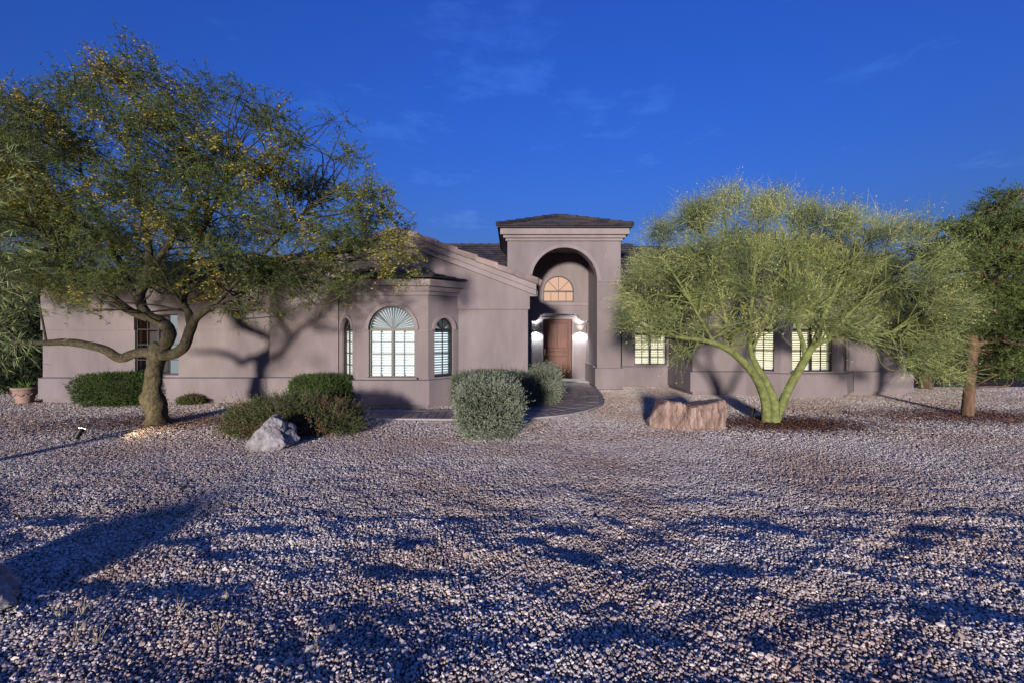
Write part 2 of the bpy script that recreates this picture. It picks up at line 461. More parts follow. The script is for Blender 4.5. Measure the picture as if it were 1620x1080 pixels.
# kerb strips on both sides
for sgn in (-1, 1):
    km = MB()
    for k in range(nP-1):
        w0, w1 = PC[k,2], PC[k+1,2]
        a0 = PC[k,:2]+sgn*nor[k]*(w0-.09); a1 = PC[k,:2]+sgn*nor[k]*(w0+.02); b0 = PC[k+1,:2]+sgn*nor[k+1]*(w1-.09); b1 = PC[k+1,:2]+sgn*nor[k+1]*(w1+.02)
        if sgn < 0: a0, a1, b0, b1 = a1, a0, b1, b0
        km.hexa([(*a0,-.03),(*b0,-.03),(*b1,-.03),(*a1,-.03),(*a0,.04),(*b0,.04),(*b1,.04),(*a1,.04)])
    km.obj('edging', M_CONC, path)
# pavers: unit slabs with bevelled rim, shared mesh data
def slab_mesh(name, lx, ly, h, ch, m):
    mb = MB()
    a, b = lx/2, ly/2
    mb.hexa([(-a,-b,0),(a,-b,0),(a,b,0),(-a,b,0),(-a,-b,h-ch),(a,-b,h-ch),(a,b,h-ch),(-a,b,h-ch)])
    i = len(mb.v)
    mb.v += [(-a+ch,-b+ch,h),(a-ch,-b+ch,h),(a-ch,b-ch,h),(-a+ch,b-ch,h)]
    mb.f += [(i,i+1,i+2,i+3)] + [(4+k, 4+(k+1)%4, i+(k+1)%4, i+k) for k in range(4)]
    mb.f.remove((4,5,6,7))
    me = bpy.data.meshes.new(name); me.from_pydata(mb.v, [], mb.f); me.materials.append(m); return me
pav_me = [slab_mesh('paver', .29, .185, .03, .006, m) for m in M_PAV]
arc = np.concatenate([[0], np.cumsum(np.hypot(*np.diff(PC[:,:2], axis=0).T))])
pl = []
row = 0; s_ = .12
while s_ < arc[-1]-.1:
    c = [np.interp(s_, arc, PC[:,j]) for j in range(3)]; t_ = [np.interp(s_, arc, tan[:,j]) for j in range(2)]
    hw = c[2]-.1; n_ = max(2, int(2*hw/.3)); wdt = 2*hw/n_
    ang = math.atan2(t_[1], t_[0]) + math.pi/2
    for j in range(n_):
        off = -hw + (j+.5)*wdt + (.0 if row % 2 else .0)
        x, y = c[0]-t_[1]*off, c[1]+t_[0]*off
        pl.append((x, y, ang, wdt/.30, random.random()))
    s_ += .195; row += 1
pl.sort(key=lambda p: p[1])
for k, (x, y, a, sx, rr) in enumerate(pl[:300]):
    o = bpy.data.objects.new('paver', pav_me[int(rr*3)]); C.objects.link(o); o.parent = path
    o.location = (x, y, .006 + .004*rr); o.rotation_euler = (0, 0, a+(rr-.5)*.03); o.scale = (sx, 1, 1)
if len(pl) > 300:
    rest = MB()
    for x, y, a, sx, rr in pl[300:]:
        ca, sa_ = math.cos(a), math.sin(a); u, v = .145*sx, .0925
        q = [(x+ca*i*u-sa_*j*v, y+sa_*i*u+ca*j*v) for i, j in ((-1,-1),(1,-1),(1,1),(-1,1))]
        rest.hexa([(*p, .006) for p in q] + [(*p, .034+.004*rr) for p in q])
    ro = rest.obj('paver_field', M_PAV[0], path); ro['kind'] = 'stuff'

# ------------------------------------------------------------------ house
house = empty('house', (0, 14, 0), 'long beige stucco house with a tall arched entry tower and lit windows', 'house')
H = house
WT = 3.35                                  # wall head height
# window builder --------------------------------------------------
slat_cache = {}
def window(M, uc, w, sill, spring, arch, cols, rows, glow, vd=.05, slats=True, mull=False, parent=H, name='window', fan=True, slat_tilt=24, skip=None):
    u0, u1 = uc-w/2, uc+w/2; r = w/2
    fr = MB(); fw = .035
    fr.lbox(M, u0+.001, u0+fw, vd, vd+.06, sill, spring); fr.lbox(M, u1-fw, u1-.001, vd, vd+.06, sill, spring)
    fr.lbox(M, u0+fw, u1-fw, vd, vd+.06, sill+.001, sill+.045)
    fr.lbox(M, u0+fw, u1-fw, vd, vd+.06, spring-.03, spring+.03)
    if mull: fr.lbox(M, uc-.03, uc+.03, vd+.002, vd+.058, sill+.045, spring-.03)
    if arch: fr.larc(M, uc, spring+.002, r-fw, r-.001, vd, vd+.06)
    wo_ = fr.obj(name, M_FR, parent)
    for k in range(1, cols):
        u = u0+w*k/cols
        if mull and abs(u-uc) < .01: continue
        mu = MB(); mu.lbox(M, u-.011, u+.011, vd+.012, vd+.040, sill+.045, spring-.03); mu.obj('muntin', M_FR, wo_)
    for k in range(1, rows):
        z = sill+(spring-sill)*k/rows
        mb = MB(); mb.lbox(M, u0+fw, u1-fw, vd+.009, vd+.037, z-.012, z+.012); mb.obj('muntin', M_FR, wo_)
    if arch:
        for k in (1, 2, 3):
            a = math.pi*k/4
            mb = MB(); mb.lbar(M, (uc+.03*math.cos(a), spring+.03*math.sin(a)), (uc+(r-fw)*math.cos(a), spring+(r-fw)*math.sin(a)), .022, vd+.012, vd+.04)
            mb.obj('muntin', M_FR, wo_)
    gp = MB()
    pts = [(u0+.01, sill+.01), (u1-.01, sill+.01)]
    pts += [(uc+(r-.01)*math.cos(a), spring+(r-.01)*math.sin(a)) for a in np.linspace(0, math.pi, 25)] if arch else [(u1-.01, spring-.01), (u0+.01, spring-.01)]
    gp.poly([M(u, vd+.03, z) for u, z in pts]); gp.obj('glass_pane', M_GL, wo_)
    vs = vd+.10
    if slats:
        # shutter stiles and tilting louvres
        halves = [(u0+.03, uc-.004), (uc+.004, u1-.03)] if w > .8 else [(u0+.02, u1-.02)]
        for a, b in halves:
            st = MB()
            st.lbox(M, a, a+.045, vs-.015, vs+.015, sill+.02, spring-.02); st.lbox(M, b-.045, b, vs-.015, vs+.015, sill+.02, spring-.02)
            st.lbox(M, a+.045, b-.045, vs-.015, vs+.015, sill+.02, sill+.08); st.lbox(M, a+.045, b-.045, vs-.015, vs+.015, spring-.08, spring-.02)
            st.obj('shutter_frame', M_SLAT, wo_)
            zz = sill+.115; k = 0
            tl = R(slat_tilt); hh, hv = .038*math.sin(tl), .038*math.cos(tl)
            while zz < spring-.1:
                sl = MB()
                q = [(-hv,-hh-.004),(hv,hh-.004),(hv,hh+.004),(-hv,-hh+.004)]
                sl.hexa([M(a+.047, vs+v, zz+z) for v, z in q] + [M(b-.047, vs+v, zz+z) for v, z in q])
                sl.obj('slat', M_SLAT, wo_)
                zz += .0685; k += 1
    if arch and fan:
        # pleated sunburst shade in the arch
        fm = MB(); nn = 22; rr = r-.02
        c0 = M(uc, vs, spring+.02)
        for k in range(nn):
            a, b = math.pi*k/nn, math.pi*(k+1)/nn; mid = (a+b)/2
            pa = M(uc+rr*math.cos(a), vs-.01, spring+.02+rr*math.sin(a)); pm_ = M(uc+rr*math.cos(mid), vs+.05, spring+.02+rr*math.sin(mid)); pb = M(uc+rr*math.cos(b-.02), vs-.012, spring+.02+rr*math.sin(b-.02))
            fm.poly([c0, pa, pm_]); fm.poly([c0, pm_, pb])
        fm.obj('sunburst_shade', M_FAN, wo_)
    if glow:
        lp = MB(); top = spring + (r if arch else 0) + .2
        lp.poly([M(u0-.2, vs+.16, sill-.15), M(u1+.2, vs+.16, sill-.15), M(u1+.2, vs+.16, top), M(u0-.2, vs+.16, top)])
        lp.obj('lit_room', glow, wo_)
    return wo_
M_FAN = leaf_mat('sunburst_fabric', (.42,.42,.42), (.42,.42,.42), trans=.3)

def arch_trim(M, uc, r, spring, w=.085, proud=.05, name='arch_trim', ledge=None):
    mb = MB(); mb.larc(M, uc, spring, r+.004, r+w, -proud, .02)
    if ledge:
        for a, b in ledge: mb.lbox(M, a, b, -.02, .02, spring-.035, spring-.002)
    return mb.obj(name, M_TRIM, H)

def plinth(pts, depth=.12, z0=.14, z1=.74, cap=True):
    """band proud of the wall along a chain of front-wall points"""
    P = [Vector(p) for p in pts]; out = []
    for k in range(len(P)):
        ns = []
        if k > 0: d = (P[k]-P[k-1]).normalized(); ns.append(Vector((d.y, -d.x)))
        if k < len(P)-1: d = (P[k+1]-P[k]).normalized(); ns.append(Vector((d.y, -d.x)))
        if len(ns) == 2:
            b = (ns[0]+ns[1]).normalized(); sc = 1/max(.3, b.dot(ns[0]))
            out.append(P[k]+b*depth*sc)
        else: out.append(P[k]+ns[0]*depth)
    mb = MB()
    for k in range(len(P)-1):
        a, b, c, d = out[k], out[k+1], P[k+1], P[k]
        c = c + (c-b).normalized()*.05; d = d + (d-a).normalized()*.05
        i = len(mb.v)
        mb.v += [(*a,z0),(*b,z0),(*c,z0),(*d,z0),(*a,z1),(*b,z1),(*c,z1+.03),(*d,z1+.03)]
        mb.f += [(i,i+3,i+2,i+1),(i+4,i+5,i+6,i+7),(i,i+1,i+5,i+4)]
        if k == 0: mb.f.append((i+3,i,i+4,i+7))
        if k == len(P)-2: mb.f.append((i+1,i+2,i+6,i+5))
    return mb.obj('plinth', M_PL, H)

# left wing -------------------------------------------------------
LWY = 12.95
lw0, lw1 = (-13.35, LWY), (-6.85, LWY)
mb = MB()
op = dict(u0=2.62, u1=3.86, sill=.78, spring=2.5, arch=False)
Mlw, _ = wall(mb, lw0, lw1, 0, 2.05, [dict(op, spring=2.05)]); mb.obj('wall', M_ST, H)
mb = MB(); M2, _ = wall(mb, (-13.38, LWY-.035), (-6.85, LWY-.035), 2.05, WT, [dict(op, u0=2.65, u1=3.89, sill=2.05)]); mb.obj('wall', M_ST, H)
window(Mlw, 3.24, 1.24, .78, 2.5, False, 4, 4, None, mull=True, slats=False)
cw = MB()   # dark curtain half and lit half
cw.poly([Mlw(2.6,.4,.7), Mlw(3.35,.4,.7), Mlw(3.35,.4,2.6), Mlw(2.6,.4,2.6)]); cw.obj('curtain', mat('dark_curtain', (.06,.05,.05)), H)
cw = MB(); cw.poly([Mlw(3.35,.38,.7), Mlw(3.95,.38,.7), Mlw(3.95,.38,2.6), Mlw(3.35,.38,2.6)]); cw.obj('lit_room', emit_mat('lit_room_dim', (.80,.90,.95), .24), H)
plinth([lw0, lw1], .13, .13, .70)
mb = MB(); wall(mb, (-13.35, 24), (-13.35, LWY+.255), 0, WT); mb.obj('wall', M_ST, H)

# gable wing with bay --------------------------------------------
GY_ = 12.62; G0, G1 = -6.72, .44; GC = (G0+G1)/2
bayc = -3.15
def bay_pts(c, yf, d=.72, half=.95, yw=None):
    return [(c-half-d, yf+d), (c-half, yf), (c+half, yf), (c+half+d, yf+d)]
BP = bay_pts(bayc, 11.95)
slope = .38; tipx = G1+.22; tipz = 3.30
def gable_top(x): return tipz + slope*(G1+.22-GC-abs(x-GC))
mb = MB()
wall(mb, (G0, GY_), (BP[0][0], GY_), 0, lambda u: gable_top(G0+u)-.1); mb.obj('wall', M_ST, H)
mb = MB(); wall(mb, (BP[3][0], GY_), (G1, GY_), 0, 2.62); mb.obj('wall', M_ST, H)
mb = MB()   # upper gable field stands 6 cm proud
x0, x1 = BP[3][0]-.02, G1+.05
wall(mb, (x0, GY_-.06), (x1, GY_-.06), 2.62, lambda u: gable_top(x0+u)-.02, t=.3); mb.obj('wall', M_ST, H)
mb = MB(); wall(mb, (BP[0][0], GY_), (BP[3][0]-.02, GY_), 3.0, lambda u: gable_top(BP[0][0]+u)-.02, brk=(GC-BP[0][0],)); mb.obj('wall', M_ST, H)
mb = MB(); wall(mb, (G1, GY_+.255), (G1, 17), 0, 3.2); mb.obj('wall', M_ST, H)
mb = MB(); wall(mb, (G0, 13.3), (G0, GY_+.255), 0, 3.2); mb.obj('wall', M_ST, H)
# bay faces
def bay(P, glow, sill, spring):
    mb = MB(); M, L = wall(mb, P[1], P[2], 0, 3.3, [dict(u0=.95-.61, u1=.95+.61, sill=sill, spring=spring, arch=True)]); mb.obj('wall', M_ST, H)
    window(M, .95, 1.22, sill, spring, True, 4, 4, glow, mull=True)
    arch_trim(M, .95, .61, spring, ledge=((0, .25), (1.65, 1.9)))
    for a, b in ((P[0], P[1]), (P[2], P[3])):
        mb = MB(); M, L = wall(mb, a, b, 0, 3.3, [dict(u0=L_(a,b)/2-.31, u1=L_(a,b)/2+.31, sill=sill, spring=spring, arch=True)]); mb.obj('wall', M_ST, H)
        window(M, L/2, .62, sill, spring, True, 2, 4, glow)
        arch_trim(M, L/2, .31, spring, ledge=((0.01, L/2-.40), (L/2+.40, L-.01)))
    plinth(P, .10, .12, .74)
    # sill under the centre window
    M, L = frame(P[1], P[2]); mb = MB(); mb.lbox(M, .28, 1.62, -.13, .09, .775, .815); mb.obj('window_sill', M_TRIM, H)
    # stepped cornice
    for off, z0, z1 in ((.06, 2.96, 3.06), (.12, 3.06, 3.19), (.22, 3.19, 3.36)):
        q = offset_bay(P, off)
        mb = MB(); mb.prism(q + [(q[3][0], P[0][1]+.1), (q[0][0], P[0][1]+.1)], z0, z1); mb.obj('cornice', M_TRIM, H)
def L_(a, b): return math.hypot(b[0]-a[0], b[1]-a[1])
def offset_bay(P, off):
    k = off*math.tan(R(22.5))
    return [(P[0][0]-off*.7071, P[0][1]-off*.7071), (P[1][0]-k, P[1][1]-off), (P[2][0]+k, P[2][1]-off), (P[3][0]+off*.7071, P[3][1]-off*.7071)]
bay(BP, M_COOL, .80, 2.06)
def bay_roof(P, zw):
    q = offset_bay(P, .34); yw = P[0][1]
    ez = 3.38; az = zw
    A, B = (P[1][0]+.25, yw), (P[2][0]-.25, yw)
    mb = MB()
    def course(lo0, lo1, hi0, hi1, n=4):
        for k in range(n):
            t0, t1 = k/n, (k+1)/n+.05
            l = lambda a, b, t, dz: (a[0]+(b[0]-a[0])*t, a[1]+(b[1]-a[1])*t, ez+(az-ez)*t+dz)
            a, b, c, d = l(lo0,hi0,t0,.05), l(lo1,hi1,t0,.05), l(lo1,hi1,min(t1,1),.015), l(lo0,hi0,min(t1,1),.015)
            mb.hexa([(a[0],a[1],a[2]-.035),(b[0],b[1],b[2]-.035),(c[0],c[1],c[2]-.03),(d[0],d[1],d[2]-.03),a,b,c,d])
    course(q[0], q[1], A, A); course(q[1], q[2], A, B); course(q[2], q[3], B, B)
    ro = mb.obj('roof', M_TILE, H)
    for lo, hi in ((q[1], A), (q[2], B)):
        for k in range(3):
            t0, t1 = k/3, (k+1)/3+.06
            p = [Vector((lo[0]+(hi[0]-lo[0])*t, lo[1]+(hi[1]-lo[1])*t, ez+(az-ez)*t+.06+.02*(1-(t-t0))))for t in (t0, t1)]
            cap = MB(); tube_into(cap, p, [.085, .065], 7); cap.obj('ridge_tile', M_TILE, ro)
def tube_into(mb, pts, rad, n=8):
    pts = [Vector(p) for p in pts]; i0 = len(mb.v)
    up = Vector((0,0,1))
    for k, p in enumerate(pts):
        d = (pts[min(k+1,len(pts)-1)]-pts[max(k-1,0)]).normalized()
        s = d.cross(up); s = s.normalized() if s.length > 1e-3 else Vector((1,0,0)); w = s.cross(d)
        for j in range(n):
            a = 2*math.pi*j/n; q = p + (s*math.cos(a)+w*math.sin(a))*rad[k]; mb.v.append(tuple(q))
    for k in range(len(pts)-1):
        for j in range(n):
            a, b = i0+k*n+j, i0+k*n+(j+1)%n
            mb.f.append((a, b, b+n, a+n))
    mb.f.append(tuple(i0+j for j in range(n))[::-1]); mb.f.append(tuple(i0+(len(pts)-1)*n+j for j in range(n)))
bay_roof(BP, 3.66)
plinth([(G0, GY_), (BP[0][0]-.06, GY_)], .12, .12, .74); plinth([(BP[3][0]+.06, GY_), (G1, GY_)], .12, .12, .74)
plinth([(G1, GY_-.12), (G1, 16.0)], .0001 + .10, .12, .74)
# gable rakes: two stepped mouldings, then single tiles
def rake(side):
    tip = GC + side*(G1+.22-GC)
    for d0, d1, zlo, zhi in ((-.16, -.061, -.30, -.16), (-.24, -.061, -.16, -.01)):
        mb = MB(); xs = (GC, tip) if side > 0 else (tip, GC)
        z = lambda x: gable_top(x)
        ex = .0
        q = [(xs[0], z(xs[0])+zlo), (xs[1], z(xs[1])+zlo), (xs[1], z(xs[1])+zhi), (xs[0], z(xs[0])+zhi)]
        mb.hexa([(x, GY_+d0, zz) for x, zz in q] + [(x, GY_+d1, zz) for x, zz in q]); mb.obj('rake_moulding', M_TRIM, H)
    L = math.hypot(tip-GC, slope*(tip-GC)); n = 7
    for k in range(n):
        t0, t1 = k/n, (k+1)/n
        xa, xb = tip+(GC-tip)*t0 + side*.05, tip+(GC-tip)*t1 - side*.03
        za, zb_ = gable_top(xa), gable_top(xb)
        jit = random.uniform(-.012, .012)
        mb = MB(); lift = .055+jit
        lo, hi = (xa, za), (xb, zb_)
        q = [(lo[0], lo[1]+.0), (hi[0], hi[1]-.02), (hi[0], hi[1]+.12), (lo[0], lo[1]+.12+lift)]
        if side < 0: q = [q[1], q[0], q[3], q[2]]
        mb.hexa([(x, GY_-.33+jit, zz) for x, zz in q] + [(x, GY_+.02, zz) for x, zz in q]); mb.obj('rake_tile', random.choice(M_RAKES), H, bevel=.012)
rake(1); rake(-1)
# gable roof slabs running back
mb = MB()
for side in (1, -1):
    tip = GC + side*(G1+.30-GC); zt = gable_top(G1+.30 if side > 0 else tip)
    q = [(GC, gable_top(GC)), (tip, zt), (tip, zt+.1), (GC, gable_top(GC)+.1)]
    if side < 0: q = [q[1], q[0], q[3], q[2]]
    mb.hexa([(x, GY_-.05, z) for x, z in q] + [(x, 20, z) for x, z in q])
gr = mb.obj('roof', M_TILE, H)
for k in range(9):      # tile ends along the right eave
    mb = MB(); y = GY_-.30+k*.36
    tube_into(mb, [(G1+.36, y+.17, tipz+.03), (G1+.02, y+.17, tipz+.18)], [.10, .10], 8); mb.obj('eave_tile', M_RAKE, gr)
mb = MB(); mb.box(G1+.0, G1+.26, GY_-.04, 16.0, 2.98, 3.20); mb.obj('eave_soffit', M_TRIM, H)

# entry tower ------------------------------------------------------
TY = 16.0; T0, T1 = -.16, 3.82; TC = 1.84
mb = MB(); Mt, _ = wall(mb, (T0, TY), (T1, TY), 0, 5.35, [dict(u0=.85, u1=3.15, sill=0, spring=3.80, arch=True)], t=.42); mb.obj('wall', M_ST, H)
mb = MB(); mb.larc(Mt, 2.0, 3.80, 1.152, 1.27, -.05, .03, n=40); mb.obj('arch_trim', M_TRIM, H)
for u0_, u1_ in ((3.14, 4.02), (-.03, .86)):
    mb = MB(); mb.lbox(Mt, u0_, u1_, -.035, .0, 3.765, 3.80); mb.obj('impost_moulding', M_TRIM, H)
for xs in ((T1, 1), (T0, -1)):
    mb = MB()
    if xs[1] > 0: wall(mb, (T1, TY+.425), (T1, 20), 0, 5.35)
    else: wall(mb, (T0, 20), (T0, TY+.425), 0, 5.35)
    # thicken inward on the correct side
    mb.obj('wall', M_ST, H)
# pier base
mb = MB(); mb.box(2.90, 3.93, TY-.12, TY+.50, .10, .74); mb.obj('pier_base', M_PL, H, bevel=.012)
mb = MB(); mb.box(2.97, 3.86, TY-.05, TY+.44, .0, .10); mb.obj('pier_foot', M_PL, H)
mb = MB(); mb.box(-.28, .84, TY-.12, TY+.50, .10, .74); mb.obj('pier_base', M_PL, H, bevel=.012)
# cornice
for off, z0, z1 in ((.07, 5.18, 5.27), (.15, 5.27, 5.37), (.25, 5.37, 5.58)):
    mb = MB(); mb.box(T0-off, T1+off, TY-off, 20+off, z0, z1); mb.obj('cornice', M_TRIM, H, bevel=.02)

# porch interior
PB = 18.25
mb = MB()      # right and left porch side walls, ceiling
wall(mb, (3.06, PB), (3.06, TY+.43), 0, 5.15, t=-.0 + .3)
mb.obj('wall', M_ST, H)
mb = MB(); wall(mb, (.62, TY+.43), (.62, PB), 0, 5.15, t=.3); mb.obj('wall', M_ST, H)
mb = MB(); mb.box(.3, 3.4, TY+.42, 19.2, 5.15, 5.3); mb.obj('porch_ceiling', M_ST, H)
# back wall with stepped niche around the door
mb = MB()
zn1, zn2 = 2.43, 2.72
nx0, nx1 = .66, 3.05
TW = dict(uc=1.87, w=1.22, sill=3.2, spring=3.62)
Mb, _ = wall(mb, (.62, PB), (3.06, PB), zn2+.12, 5.15, [dict(u0=TW['uc']-.62-.61, u1=TW['uc']-.62+.61, sill=TW['sill'], spring=TW['spring'], arch=True)], t=.3)
mb.obj('wall', M_ST, H)
dl, dr = 1.18, 2.60
prof = [(.62, zn1), (dl-.22, zn1), (dl-.10, zn1+.10), (dl-.02, zn2-.04), (dl+.10, zn2), (dr-.10, zn2), (dr+.02, zn2-.04), (dr+.10, zn1+.10), (dr+.22, zn1), (3.06, zn1)]
mb = MB()
for (xa, za), (xb, zb_) in zip(prof[:-1], prof[1:]):
    mb.hexa([(xa,PB,za),(xb,PB,zb_),(xb,PB+.3,zb_),(xa,PB+.3,za),(xa,PB,zn2+.119),(xb,PB,zn2+.119),(xb,PB+.3,zn2+.119),(xa,PB+.3,zn2+.119)])
mb.obj('door_surround', M_ST, H)
mb = MB(); mb.box(.625, 3.055, PB-.06, PB-.001, 3.06, 3.13); mb.obj('ledge', M_TRIM, H)
tw = window(Mb, TW['uc']-.62, 1.22, 3.2, 3.62, True, 4, 1, M_PINK, slats=False, fan=False, vd=.06, name='transom_window')
DWY = 18.85
mb = MB(); wall(mb, (.5, DWY), (3.2, DWY), 0, 3.0, [dict(u0=1.29-.5, u1=2.49-.5, sill=0, spring=2.52, arch=False)]); mb.obj('wall', M_ST, H)
mb = MB(); mb.box(.3, 3.4, PB+.305, DWY+.3, 2.86, 3.0); mb.obj('niche_soffit', M_ST, H)
mb = MB(); mb.box(.3, .62, PB+.31, DWY, 0, 3.0); mb.box(3.07, 3.35, PB+.31, DWY, 0, 3.0); mb.obj('niche_side', M_ST, H)
mb = MB(); mb.box(2.93, 3.055, TY+.52, PB-.002, .10, .78); mb.obj('plinth', M_PL, H)
mb = MB(); mb.box(.3, 3.4, 17.9, DWY+.1, -.05, .075); mb.obj('threshold_step', M_CONC, H)
# door
def wood():
    m = bpy.data.materials.new('door_wood'); m.use_nodes = True; n = m.node_tree; b = n.nodes['Principled BSDF']
    t = n.nodes.new('ShaderNodeTexCoord'); mpp = n.nodes.new('ShaderNodeMapping'); mpp.inputs['Scale'].default_value = (9, 9, .7)
    z = n.nodes.new('ShaderNodeTexNoise'); z.inputs['Scale'].default_value = 3; z.inputs['Detail'].default_value = 8
    r = n.nodes.new('ShaderNodeValToRGB'); r.color_ramp.elements[0].position = .3; r.color_ramp.elements[0].color = (.045,.010,.005,1); r.color_ramp.elements[1].position = .75; r.color_ramp.elements[1].color = (.15,.038,.013,1)
    n.links.new(t.outputs['Object'], mpp.inputs[0]); n.links.new(mpp.outputs[0], z.inputs['Vector']); n.links.new(z.outputs['Fac'], r.inputs[0]); n.links.new(r.outputs[0], b.inputs['Base Color'])
    b.inputs['Roughness'].default_value = .5; return m
M_WOOD = wood()
mb = MB(); mb.box(1.30, 2.48, DWY+.10, DWY+.16, .08, 2.515); door = mb.obj('door', M_WOOD, H)
for x0, x1, z0, z1 in ((1.31,1.43,.08,2.51),(2.35,2.47,.08,2.51),(1.432,2.348,2.37,2.51),(1.432,2.348,1.02,1.14),(1.432,2.348,1.22,1.30),(1.432,2.348,.08,.26)):
    mb = MB(); mb.box(x0, x1, DWY+.07, DWY+.099, z0, z1); mb.obj('rail', M_WOOD, door, bevel=.006)
for x0, x1, z0, z1 in ((1.47,1.88,1.34,2.33),(1.90,2.31,1.34,2.33),(1.47,2.31,.30,.98)):
    mb = MB(); mb.box(x0, x1, DWY+.08, DWY+.098, z0, z1); mb.obj('panel', M_WOOD, door, bevel=.012)
mb = MB(); mb.box(1.34, 1.39, DWY+.045, DWY+.068, 1.05, 1.30); tube_into(mb, [(1.365,DWY+.06,1.24),(1.365,DWY+.01,1.24),(1.365,DWY+.0,1.20),(1.365,DWY+.0,1.08),(1.365,DWY+.05,1.06)], [.014]*5, 8); mb.obj('handle', mat('brass', (.75,.68,.5), .3, .5, metal=1.0), door)
mb = MB(); mb.box(1.22,1.292,DWY-.02,DWY+.02,.08,2.52); mb.box(2.488,2.56,DWY-.02,DWY+.02,.08,2.52); mb.box(1.22,2.56,DWY-.021,DWY+.019,2.521,2.60); mb.obj('door_frame', M_TRIM, H)

mb = MB(); tube_into(mb, [(3.90, 16.30, .76), (3.90, 16.30, 3.9)], [.045, .045], 8); mb.obj('shadow_line_pipe', M_FR, H)  # dark pipe added to draw the shadow line right of the tower
# right recess and wing --------------------------------------------
RY = 16.6
mb = MB(); M, L = wall(mb, (3.84, RY), (5.72, RY), 0, WT, [dict(u0=.62, u1=1.80, sill=.80, spring=1.93, arch=True)]); mb.obj('wall', M_ST, H)
window(M, 1.21, 1.18, .80, 1.93, True, 4, 4, M_WARM, mull=True); arch_trim(M, 1.21, .59, 1.93)
plinth([(3.84, RY), (5.72, RY)], .10, .12, .74)
WY = 14.5
mb = MB(); wall(mb, (5.75, RY+.2), (5.75, WY+.252), 0, WT); mb.obj('wall', M_ST, H)
BR = bay_pts(9.1, 13.8, d=.70)
mb = MB(); wall(mb, (5.751, WY+.0), (BR[0][0], WY), 0, WT); mb.obj('wall', M_ST, H)
mb = MB(); wall(mb, (BR[3][0], WY), (12.56, WY), 0, WT); mb.obj('wall', M_ST, H)
mb = MB(); wall(mb, (12.56, WY+.255), (12.56, 24), 0, WT); mb.obj('wall', M_ST, H)
bay(BR, M_WARM, .80, 2.06); bay_roof(BR, 3.6)
plinth([(5.75, RY), (5.75, WY), (BR[0][0]-.06, WY)], .11, .12, .74); plinth([(BR[3][0]+.06, WY), (12.56, WY)], .11, .12, .74)
mb = MB(); mb.box(12.56, 12.70, WY-.11, WY+.4, .12, .74); mb.obj('plinth', M_PL, H)
mb = MB(); mb.box(BR[0][0]-.1, BR[3][0]+.1, WY+.0, WY+.25, 3.3, WT-.002); mb.obj('wall', M_ST, H)

# roofs -------------------------------------------------------------
def hip_roof(name, x0, x1, y0, y1, ze, zr, n, m, gap=None, th=.05):
    """stepped courses on four slopes; the ridge runs along x"""
    yc = (y0+y1)/2; run = yc-y0; xa, xb = x0+run, x1-run
    if xa > xb: xa = xb = (x0+x1)/2
    mb = MB()
    E = [((x0,y0),(x1,y0),(xa,yc),(xb,yc)), ((x1,y1),(x0,y1),(xb,yc),(xa,yc)), ((x0,y1),(x0,y0),(xa,yc),(xa,yc)), ((x1,y0),(x1,y1),(xb,yc),(xb,yc))]
    for lo0, lo1, hi0, hi1 in E:
        for k in range(n):
            t0, t1 = k/n, min(1.0, (k+1)/n)
            l = lambda a, b, t, dz: (a[0]+(b[0]-a[0])*t, a[1]+(b[1]-a[1])*t, ze+(zr-ze)*t+dz)
            a, b, c, d = l(lo0,hi0,t0,th), l(lo1,hi1,t0,th), l(lo1,hi1,t1,.0), l(lo0,hi0,t1,.0)
            a2, b2 = l(lo0,hi0,t0,-.01), l(lo1,hi1,t0,-.01)
            if gap and lo0 == (x0, y0) and lo1 == (x1, y0) and a[1] < gap[2]:
                g0, g1 = gap[0], gap[1]; at_ = lambda p, x: (x, p[1], p[2])
                for L0, L1 in ((None, g0), (g1, None)):
                    q = [at_(a, L0) if L0 else a, at_(b, L1) if L1 else b, at_(c, L1) if L1 else c, at_(d, L0) if L0 else d]
                    mb.poly(q); mb.poly([(q[0][0], a2[1], a2[2]), (q[1][0], a2[1], a2[2]), q[1], q[0]])
            else:
                mb.poly([a, b, c, d]); mb.poly([a2, b2, b, a])
    if gap:
        for xa_, xb_ in ((x0, gap[0]), (gap[1], x1)): mb.poly([(xa_,y0,ze-.01),(xa_,y1,ze-.01),(xb_,y1,ze-.01),(xb_,y0,ze-.01)])
    else: mb.poly([(x0,y0,ze-.01),(x0,y1,ze-.01),(x1,y1,ze-.01),(x1,y0,ze-.01)])
    return mb.obj(name, m, H)
M_TILES = [mat('slate_tile_%d' % k, c, .8, .2, var=.25, vscale=7, bump=.3, bscale=40) for k, c in enumerate([(.040,.036,.042),(.052,.044,.046),(.030,.029,.036),(.065,.048,.044)])]
tile_me = [slab_mesh('roof_tile', .325, .42, .028, .005, m) for m in M_TILES]
def tiles_on(roof, x0, x1, ye, ze, slope_, n0, n1, clip):
    ang = math.atan(slope_); st = .36; c, s = math.cos(ang), math.sin(ang)
    for k in range(n0, n1):
        y = ye + (k+.5)*st*c; z = ze + (k+.5)*st*s
        off = .165 if k % 2 else 0
        x = x0+off
        while x < x1:
            if clip(x, y):
                o = bpy.data.objects.new('roof_tile', random.choice(tile_me)); C.objects.link(o); o.parent = roof
                o.location = (x, y-14, z+.045); o.rotation_euler = (ang-.075, random.uniform(-.012,.012), random.uniform(-.012,.012))
            x += .33
main = hip_roof('roof', -13.9, 13.1, 15.2, 26.8, 3.35, 5.95, 16, M_TILE, gap=(T0+.02, T1-.02, 20.2))
sl = 2.6/5.8
tiles_on(main, -3.4, -.25, 15.2, 3.35, sl, 5, 17, lambda x, y: True)
